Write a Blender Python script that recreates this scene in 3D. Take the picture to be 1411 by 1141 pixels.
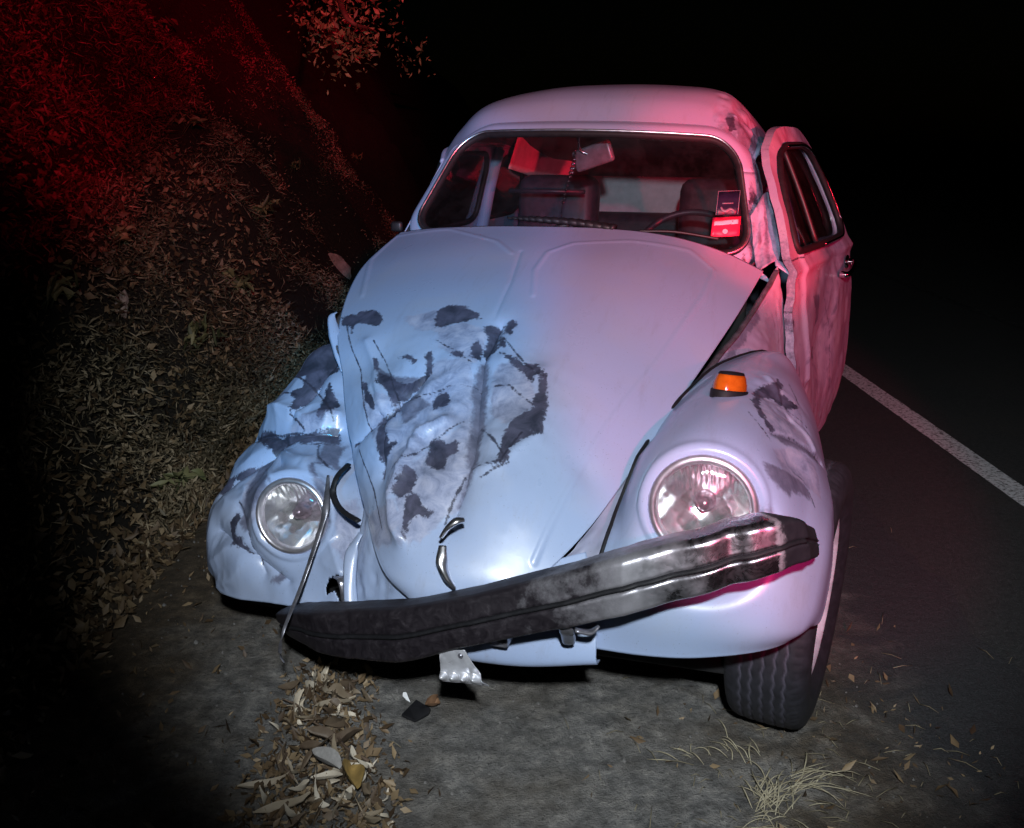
import bpy, math, random, json
import numpy as np
from mathutils import Vector, Matrix

for _o in list(bpy.data.objects):
    bpy.data.objects.remove(_o)
scene = bpy.context.scene
R = math.radians
random.seed(7)
rng = np.random.default_rng(11)

# ------------------------------------------------------------------ camera
cam_d = bpy.data.cameras.new('camera')
cam = bpy.data.objects.new('camera', cam_d)
scene.collection.objects.link(cam)
cam.location = (0, 0, 1.33)
cam.rotation_euler = (R(90 - 15.9), 0, 0)
cam_d.sensor_width = 36
cam_d.lens = 36 * 1345 / 1411
cam_d.clip_start = 0.05
cam_d.clip_end = 800
scene.camera = cam

# ------------------------------------------------------------------ night sky
world = bpy.data.worlds.new('World')
scene.world = world
world.use_nodes = True
wt = world.node_tree
for n in list(wt.nodes):
    wt.nodes.remove(n)
w_out = wt.nodes.new('ShaderNodeOutputWorld')
w_bg = wt.nodes.new('ShaderNodeBackground')
w_sky = wt.nodes.new('ShaderNodeTexSky')
w_sky.sky_type = 'NISHITA'
w_sky.sun_disc = False
w_sky.sun_elevation = R(4)
w_sky.sun_rotation = R(200)
w_bg.inputs['Strength'].default_value = 0.00012
wt.links.new(w_sky.outputs[0], w_bg.inputs[0])
wt.links.new(w_bg.outputs[0], w_out.inputs[0])

# ------------------------------------------------------------------ lamps: camera flash, emergency beacons
def lamp(name, kind, loc, target, power, color, radius=0.03, angle=60, blend=0.5):
    d = bpy.data.lights.new(name, kind)
    d.energy = power
    d.color = color
    o = bpy.data.objects.new(name, d)
    o.location = loc
    if kind == 'SPOT':
        d.spot_size = R(angle)
        d.spot_blend = blend
        d.shadow_soft_size = radius
    elif kind == 'POINT':
        d.shadow_soft_size = radius
    v = Vector(target) - Vector(loc)
    o.rotation_euler = v.to_track_quat('-Z', 'Y').to_euler()
    scene.collection.objects.link(o)
    return o
#LAMPS
lamp('flash_lamp', 'SPOT', (0.05, -0.30, 1.75), (0.26, 2.6, 0.74), 320, (0.90, 0.96, 1.0), 0.04, 58, 0.5)
lamp('red_beacon', 'SPOT', (0.80, -2.2, 2.3), (0.86, 5.8, -0.30), 600, (1.0, 0.03, 0.18), 0.05, 20.5, 0.35)
lamp('blue_beacon', 'SPOT', (-0.60, -2.2, 2.3), (-0.39, 5.8, 0.16), 520, (0.02, 0.50, 1.0), 0.05, 16, 0.4)
lamp('red_beacon', 'SPOT', (4.7, -2.3, 1.45), (0.46, 4.48, 2.01), 820, (1.0, 0.02, 0.06), 0.06, 32, 0.35)
lamp('red_beacon', 'SPOT', (1.2, -2.5, 2.6), (-1.05, 6.6, 2.25), 950, (1.0, 0.010, 0.05), 0.06, 36, 1.0)
lamp('red_beacon', 'SPOT', (1.2, -2.5, 2.8), (-2.10, 11.0, 2.90), 2600, (1.0, 0.010, 0.05), 0.06, 17, 0.7)
lamp('red_beacon', 'SPOT', (2.77, -2.35, 1.24), (0.25, 4.36, 1.14), 3400, (1.0, 0.010, 0.03), 0.05, 7.5, 0.5)
#ENDLAMPS
scene.view_settings.view_transform = 'Standard'
scene.view_settings.look = 'None'
scene.view_settings.exposure = 0.0
scene.view_settings.gamma = 1.0
scene.view_settings.use_curve_mapping = False
scene.render.engine = 'CYCLES'
scene.cycles.max_bounces = 8
scene.cycles.transparent_max_bounces = 12
scene.cycles.use_denoising = True

# ==== GEOM ====
# ------------------------------------------------------------------ numpy surface helpers
def cr(P, n):
    """Catmull-Rom interpolation along axis 0."""
    P = np.asarray(P, float)
    m = len(P)
    if m == 2:
        t = np.linspace(0, 1, n)
        sh = (n,) + (1,) * (P.ndim - 1)
        t = t.reshape(sh)
        return P[0] * (1 - t) + P[1] * t
    Q = np.concatenate([2 * P[:1] - P[1:2], P, 2 * P[-1:] - P[-2:-1]])
    t = np.linspace(0, m - 1, n)
    i = np.minimum(t.astype(int), m - 2)
    sh = (n,) + (1,) * (P.ndim - 1)
    f = (t - i).reshape(sh)
    a, b, c, d = Q[i], Q[i + 1], Q[i + 2], Q[i + 3]
    return 0.5 * (2 * b + (c - a) * f + (2 * a - 5 * b + 4 * c - d) * f ** 2 + (3 * b - a - 3 * c + d) * f ** 3)

def surf(net, n, m):
    net = np.asarray(net, float)
    g = cr(net, n)
    return np.swapaxes(cr(np.swapaxes(g, 0, 1), m), 0, 1)

def normals(P):
    du = np.gradient(P, axis=1)
    dv = np.gradient(P, axis=0)
    N = np.cross(du, dv)
    L = np.linalg.norm(N, axis=-1, keepdims=True)
    return N / np.maximum(L, 1e-9)

def metric(P):
    n, m = P.shape[:2]
    d = np.linalg.norm(np.diff(P, axis=1), axis=-1)
    A = np.concatenate([np.zeros((n, 1)), np.cumsum(d, 1)], 1)
    A = A - A[:, m // 2:m // 2 + 1]
    d = np.linalg.norm(np.diff(P[:, m // 2], axis=0), axis=-1)
    B = np.concatenate([[0], np.cumsum(d)])
    return A, np.repeat(B[:, None], m, 1)

def sdf_poly(A, B, poly):
    """signed distance to closed polygon, negative inside"""
    p = np.asarray(poly, float)
    d = np.full(A.shape, 1e9)
    s = np.zeros(A.shape, bool)
    for k in range(len(p)):
        a, b = p[k], p[(k + 1) % len(p)]
        e = b - a
        w0, w1 = A - a[0], B - a[1]
        t = np.clip((w0 * e[0] + w1 * e[1]) / max(e @ e, 1e-12), 0, 1)
        d = np.minimum(d, (w0 - e[0] * t) ** 2 + (w1 - e[1] * t) ** 2)
        c = ((a[1] <= B) & (b[1] > B)) | ((b[1] <= B) & (a[1] > B))
        den = e[1] if abs(e[1]) > 1e-12 else 1e-12
        s ^= c & (A < a[0] + (B - a[1]) * e[0] / den)
    d = np.sqrt(d)
    return np.where(s, -d, d)

def dist_line(A, B, line):
    p = np.asarray(line, float)
    d = np.full(A.shape, 1e9)
    for k in range(len(p) - 1):
        a, b = p[k], p[k + 1]
        e = b - a
        w0, w1 = A - a[0], B - a[1]
        t = np.clip((w0 * e[0] + w1 * e[1]) / max(e @ e, 1e-12), 0, 1)
        d = np.minimum(d, (w0 - e[0] * t) ** 2 + (w1 - e[1] * t) ** 2)
    return np.sqrt(d)

def vnoise(A, B, scale, seed):
    """smooth value noise on 2-D coordinates"""
    g = np.random.default_rng(seed).random((64, 64))
    x, y = np.asarray(A) / scale, np.asarray(B) / scale
    xi, yi = np.floor(x).astype(int), np.floor(y).astype(int)
    fx, fy = x - xi, y - yi
    fx, fy = fx * fx * (3 - 2 * fx), fy * fy * (3 - 2 * fy)
    h = lambda i, j: g[i % 64, j % 64]
    return (h(xi, yi) * (1 - fx) + h(xi + 1, yi) * fx) * (1 - fy) + (h(xi, yi + 1) * (1 - fx) + h(xi + 1, yi + 1) * fx) * fy - 0.5

# ------------------------------------------------------------------ base shapes in car coordinates
# x to the car's left side (image right), y to the rear, z up, origin under the front axle
def hood_base(n=230, m=230):
    rows = [  # centre, left edge, right edge, crown power
        ((-.02, .590, 1.062), (-.575, .64, 1.028), (.555, .625, .950), 2.8),
        ((-.01, .30, .996), (-.580, .34, .945), (.505, .30, .868), 2.4),
        ((0.00, .00, .905), (-.500, .03, .840), (.432, .00, .762), 2.3),
        ((-.005, -.28, .795), (-.405, -.15, .735), (.362, -.29, .662), 2.2),
        ((-.005, -.48, .670), (-.318, -.30, .640), (.288, -.48, .560), 2.2),
        ((-.005, -.595, .535), (-.215, -.45, .545), (.200, -.585, .478), 2.1),
        ((-.005, -.63, .470), (-.120, -.585, .475), (.110, -.622, .440), 2.0),
        ((-.005, -.632, .425), (-.030, -.628, .425), (.020, -.632, .425), 2.0)]
    net = []
    for c, l, r, p in rows:
        c, l, r = map(np.array, (c, l, r))
        row = []
        for s in np.linspace(-1, 1, 11):
            e = l if s < 0 else r
            a = abs(s)
            w = np.array([a, a ** 2.0, a ** p])
            row.append(c + (e - c) * w)
        net.append(row)
    return surf(net, n, m)

FENDER_R = [
    [(.60, .46, .60), (.64, .46, .61), (.69, .45, .58), (.73, .43, .52), (.755, .42, .45), (.76, .41, .40)],
    [(.605, .31, .775), (.645, .30, .768), (.685, .29, .705), (.722, .28, .62), (.75, .27, .52), (.76, .26, .46)],
    [(.50, .12, .788), (.57, .11, .806), (.648, .10, .772), (.708, .09, .69), (.75, .07, .57), (.765, .06, .53)],
    [(.43, -.06, .748), (.515, -.07, .800), (.61, -.08, .795), (.695, -.10, .715), (.752, -.12, .60), (.768, -.13, .545)],
    [(.375, -.21, .682), (.46, -.24, .770), (.57, -.26, .790), (.68, -.275, .720), (.753, -.28, .60), (.768, -.28, .535)],
    [(.350, -.38, .612), (.43, -.43, .700), (.54, -.455, .735), (.655, -.455, .680), (.745, -.41, .57), (.765, -.37, .485)],
    [(.335, -.50, .55), (.42, -.555, .59), (.54, -.575, .61), (.66, -.555, .575), (.735, -.49, .49), (.753, -.43, .41)],
    [(.32, -.55, .46), (.42, -.60, .47), (.54, -.61, .47), (.65, -.59, .455), (.715, -.53, .43), (.735, -.46, .405)],
    [(.31, -.565, .345), (.42, -.585, .357), (.52, -.59, .370), (.62, -.575, .388), (.685, -.535, .398), (.712, -.47, .400)]]
FENDER_L = [
    [(-.58, .32, .70), (-.62, .31, .72), (-.66, .29, .69), (-.70, .27, .60), (-.735, .25, .50), (-.75, .25, .42)],
    [(-.47, .10, .775), (-.53, .08, .787), (-.585, .05, .765), (-.635, .03, .70), (-.70, .01, .57), (-.74, .0, .45)],
    [(-.41, -.02, .74), (-.48, -.04, .757), (-.555, -.06, .735), (-.63, -.08, .66), (-.70, -.10, .54), (-.74, -.12, .42)],
    [(-.36, -.11, .67), (-.43, -.14, .69), (-.52, -.17, .675), (-.61, -.19, .615), (-.70, -.20, .51), (-.745, -.21, .40)],
    [(-.31, -.21, .59), (-.38, -.26, .61), (-.48, -.29, .60), (-.60, -.29, .55), (-.70, -.28, .46), (-.748, -.27, .36)],
    [(-.265, -.33, .50), (-.34, -.37, .505), (-.45, -.39, .50), (-.58, -.385, .475), (-.69, -.35, .41), (-.735, -.31, .33)],
    [(-.23, -.44, .41), (-.32, -.455, .41), (-.44, -.455, .405), (-.57, -.435, .38), (-.665, -.39, .33), (-.705, -.35, .285)],
    [(-.20, -.52, .315), (-.31, -.50, .30), (-.44, -.475, .285), (-.56, -.44, .262), (-.635, -.405, .252), (-.665, -.37, .245)]]
HL_R = (np.array([.521, -.535, .655]), np.array([.02, -1.0, .10]), .098)
HL_L = (np.array([-.412, -.430, .492]), np.array([.06, -1.0, .16]), .085)

def fender_base(side, n=190, m=150):
    P = surf(FENDER_R if side > 0 else FENDER_L, n, m)
    c, ax, rad = HL_R if side > 0 else HL_L
    ax = ax / np.linalg.norm(ax)
    d = P - c
    h = d @ ax
    q = d - h[..., None] * ax
    r = np.linalg.norm(q, axis=-1)
    near = (np.abs(h) < .30)
    # pull the skin round the lamp to the plane of its rim
    w = np.clip(1 - (r - rad * 1.02) / (rad * .95), 0, 1)
    w = w * w * (3 - 2 * w) * near
    P = P - (h * w)[..., None] * ax * 1.0
    hole = (r < rad * .97) & near
    return P, hole, r, near

def roof_base(n=150, m=150):
    net = [
        [(-.505, .85, 1.250), (-.465, .868, 1.300), (-.385, .880, 1.340), (-.2, .880, 1.356), (0, .880, 1.359), (.2, .878, 1.352), (.375, .874, 1.330), (.450, .860, 1.285), (.490, .845, 1.228)],
        [(-.535, .97, 1.285), (-.500, 1.0, 1.345), (-.41, 1.0, 1.412), (-.22, 1.0, 1.445), (0, 1.0, 1.452), (.2, 1.0, 1.446), (.355, 1.0, 1.424), (.432, .98, 1.372), (.492, .97, 1.29)],
        [(-.548, 1.15, 1.295), (-.515, 1.15, 1.37), (-.42, 1.15, 1.445), (-.22, 1.15, 1.485), (0, 1.15, 1.494), (.2, 1.15, 1.488), (.352, 1.15, 1.470), (.430, 1.15, 1.412), (.498, 1.13, 1.305)],
        [(-.555, 1.4, 1.295), (-.52, 1.4, 1.37), (-.42, 1.4, 1.45), (-.22, 1.4, 1.492), (0, 1.4, 1.502), (.2, 1.4, 1.496), (.352, 1.4, 1.472), (.440, 1.4, 1.412), (.512, 1.4, 1.305)],
        [(-.55, 1.75, 1.285), (-.515, 1.75, 1.345), (-.41, 1.75, 1.41), (-.22, 1.75, 1.452), (0, 1.75, 1.462), (.2, 1.75, 1.456), (.37, 1.75, 1.42), (.47, 1.75, 1.35), (.53, 1.75, 1.285)],
        [(-.56, 2.10, 1.20), (-.50, 2.12, 1.25), (-.39, 2.14, 1.295), (-.2, 2.15, 1.33), (0, 2.15, 1.34), (.2, 2.15, 1.33), (.39, 2.14, 1.295), (.50, 2.12, 1.25), (.56, 2.10, 1.20)],
        [(-.57, 2.40, 1.00), (-.50, 2.45, 1.03), (-.38, 2.5, 1.06), (-.2, 2.52, 1.08), (0, 2.53, 1.085), (.2, 2.52, 1.08), (.38, 2.5, 1.06), (.50, 2.45, 1.03), (.57, 2.40, 1.00)],
        [(-.52, 2.70, .78), (-.45, 2.77, .80), (-.34, 2.84, .82), (-.18, 2.88, .83), (0, 2.89, .835), (.18, 2.88, .83), (.34, 2.84, .82), (.45, 2.77, .80), (.52, 2.70, .78)],
        [(-.42, 2.95, .50), (-.36, 3.0, .50), (-.28, 3.05, .50), (-.15, 3.07, .50), (0, 3.08, .50), (.15, 3.07, .50), (.28, 3.05, .50), (.36, 3.0, .50), (.42, 2.95, .50)]]
    return surf(net, n, m)

def ws_ring(k=160, off=0.0):
    """rounded windshield opening, k points; off > 0 grows it"""
    BL, TL, TR, BR = map(np.array, ((-.548, .672, 1.030), (-.428, .870, 1.326), (.436, .863, 1.309), (.512, .672, .985)))
    def pt(u, v):
        p = (BL * (1 - u) + BR * u) * (1 - v) + (TL * (1 - u) + TR * u) * v
        s = 2 * u - 1
        p = p + np.array([0, -.055 * (1 - s * s), .030 * (1 - s * s) * (1 - v) + .014 * (1 - s * s) * v])
        return p
    W, H, rad = 1.0, .38, .095
    out = []
    # perimeter of a rounded rectangle W x H
    segs = []
    for (cx, cy, a0) in ((W - rad, H - rad, 0), (rad, H - rad, 90), (rad, rad, 180), (W - rad, rad, 270)):
        for a in np.linspace(a0, a0 + 90, 12):
            segs.append((cx + (rad + off) * math.cos(R(a)), cy + (rad + off) * math.sin(R(a))))
    segs.append(segs[0])
    segs = np.array(segs)
    L = np.r_[0, np.cumsum(np.linalg.norm(np.diff(segs, axis=0), axis=1))]
    t = np.linspace(0, L[-1], k, endpoint=False)
    x, y = np.interp(t, L, segs[:, 0]), np.interp(t, L, segs[:, 1])
    return np.array([pt(a / W, b / H) for a, b in zip(x, y)])

HINGE = np.array([.636, .640])
DOOR_A = R(11.5)
def door_pt(d, z):
    d, z = np.asarray(d, float), np.asarray(z, float)
    b = np.where(z < .95, .028 * np.sin(np.clip((z - .28) / .67, 0, 1) * np.pi), -(np.abs(z - .95)) ** 1.15 * .50)
    b = b + .010 * np.exp(-((z - .95) / .018) ** 2) + .015 * np.sin(np.clip(d / .95, 0, 1) * np.pi)
    x = HINGE[0] + d * math.sin(DOOR_A) + b * math.cos(DOOR_A)
    y = HINGE[1] + d * math.cos(DOOR_A) - b * math.sin(DOOR_A)
    return np.stack([x, y, z], -1)
DOOR_OUT = [(0, .33), (0, .95), (.04, 1.06), (.10, 1.18), (.18, 1.285), (.30, 1.345), (.45, 1.362), (.70, 1.355), (.80, 1.32), (.855, 1.22), (.90, 1.06), (.925, .95), (.935, .80), (.935, .62), (.92, .50), (.86, .41), (.78, .36), (.62, .33)]
DOOR_WIN = [(.085, 1.0), (.11, 1.09), (.17, 1.20), (.25, 1.275), (.36, 1.300), (.62, 1.30), (.71, 1.28), (.755, 1.19), (.79, 1.06), (.785, 1.015), (.74, .995)]
def smooth_poly(p, k=120):
    p = np.asarray(p, float)
    L = np.r_[0, np.cumsum(np.linalg.norm(np.diff(np.vstack([p, p[:1]]), axis=0), axis=1))]
    q = np.vstack([p, p[:1]])
    t = np.linspace(0, L[-1], k, endpoint=False)
    r = np.stack([np.interp(t, L, q[:, 0]), np.interp(t, L, q[:, 1])], -1)
    for _ in range(6):
        r = .25 * np.roll(r, 1, 0) + .5 * r + .25 * np.roll(r, -1, 0)
    return r
def door_base(n=170, m=130):
    z = np.linspace(.31, 1.38, n)
    d = np.linspace(-.02, .955, m)
    D, Z = np.meshgrid(d, z)
    out, win = smooth_poly(DOOR_OUT), smooth_poly(DOOR_WIN)
    so, sw = sdf_poly(D, Z, out), sdf_poly(D, Z, win)
    hh = max(d[1] - d[0], z[1] - z[0])
    def snap(D, Z, s, poly):
        msk = np.abs(s) < hh * .75
        idx = np.argwhere(msk)
        for i, j in idx:
            q = np.array([D[i, j], Z[i, j]])
            a, b = poly, np.roll(poly, -1, 0)
            e = b - a
            t = np.clip(((q - a) * e).sum(1) / np.maximum((e * e).sum(1), 1e-12), 0, 1)
            c = a + e * t[:, None]
            k = np.argmin(((c - q) ** 2).sum(1))
            D[i, j], Z[i, j] = c[k]
        return msk
    m1 = snap(D, Z, so, out)
    m2 = snap(D, Z, sw, win)
    hole = ((so > 0) & ~m1) | ((sw < 0) & ~m2)
    return door_pt(D, Z), hole, D, Z

QUARTER_R = [
    [(.590, .66, .965), (.612, .665, .86), (.630, .665, .70), (.632, .665, .42)],
    [(.560, .575, .905), (.595, .58, .83), (.618, .57, .70), (.622, .56, .45)],
    [(.512, .34, .835), (.548, .36, .82), (.588, .37, .76), (.605, .38, .62)],
    [(.432, .02, .748), (.448, .05, .745), (.462, .07, .735), (.49, .10, .72)],
    [(.352, -.28, .652), (.362, -.25, .650), (.37, -.23, .645), (.385, -.19, .64)],
    [(.278, -.47, .535), (.30, -.46, .545), (.325, -.43, .545), (.345, -.40, .54)],
    [(.20, -.56, .46), (.25, -.55, .46), (.29, -.53, .46), (.325, -.52, .46)],
    [(.16, -.575, .40), (.22, -.57, .40), (.27, -.565, .40), (.318, -.56, .40)]]
def quarter_base(n=150, m=60):
    return surf(QUARTER_R, n, m)

# ==== /GEOM ====

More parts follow.
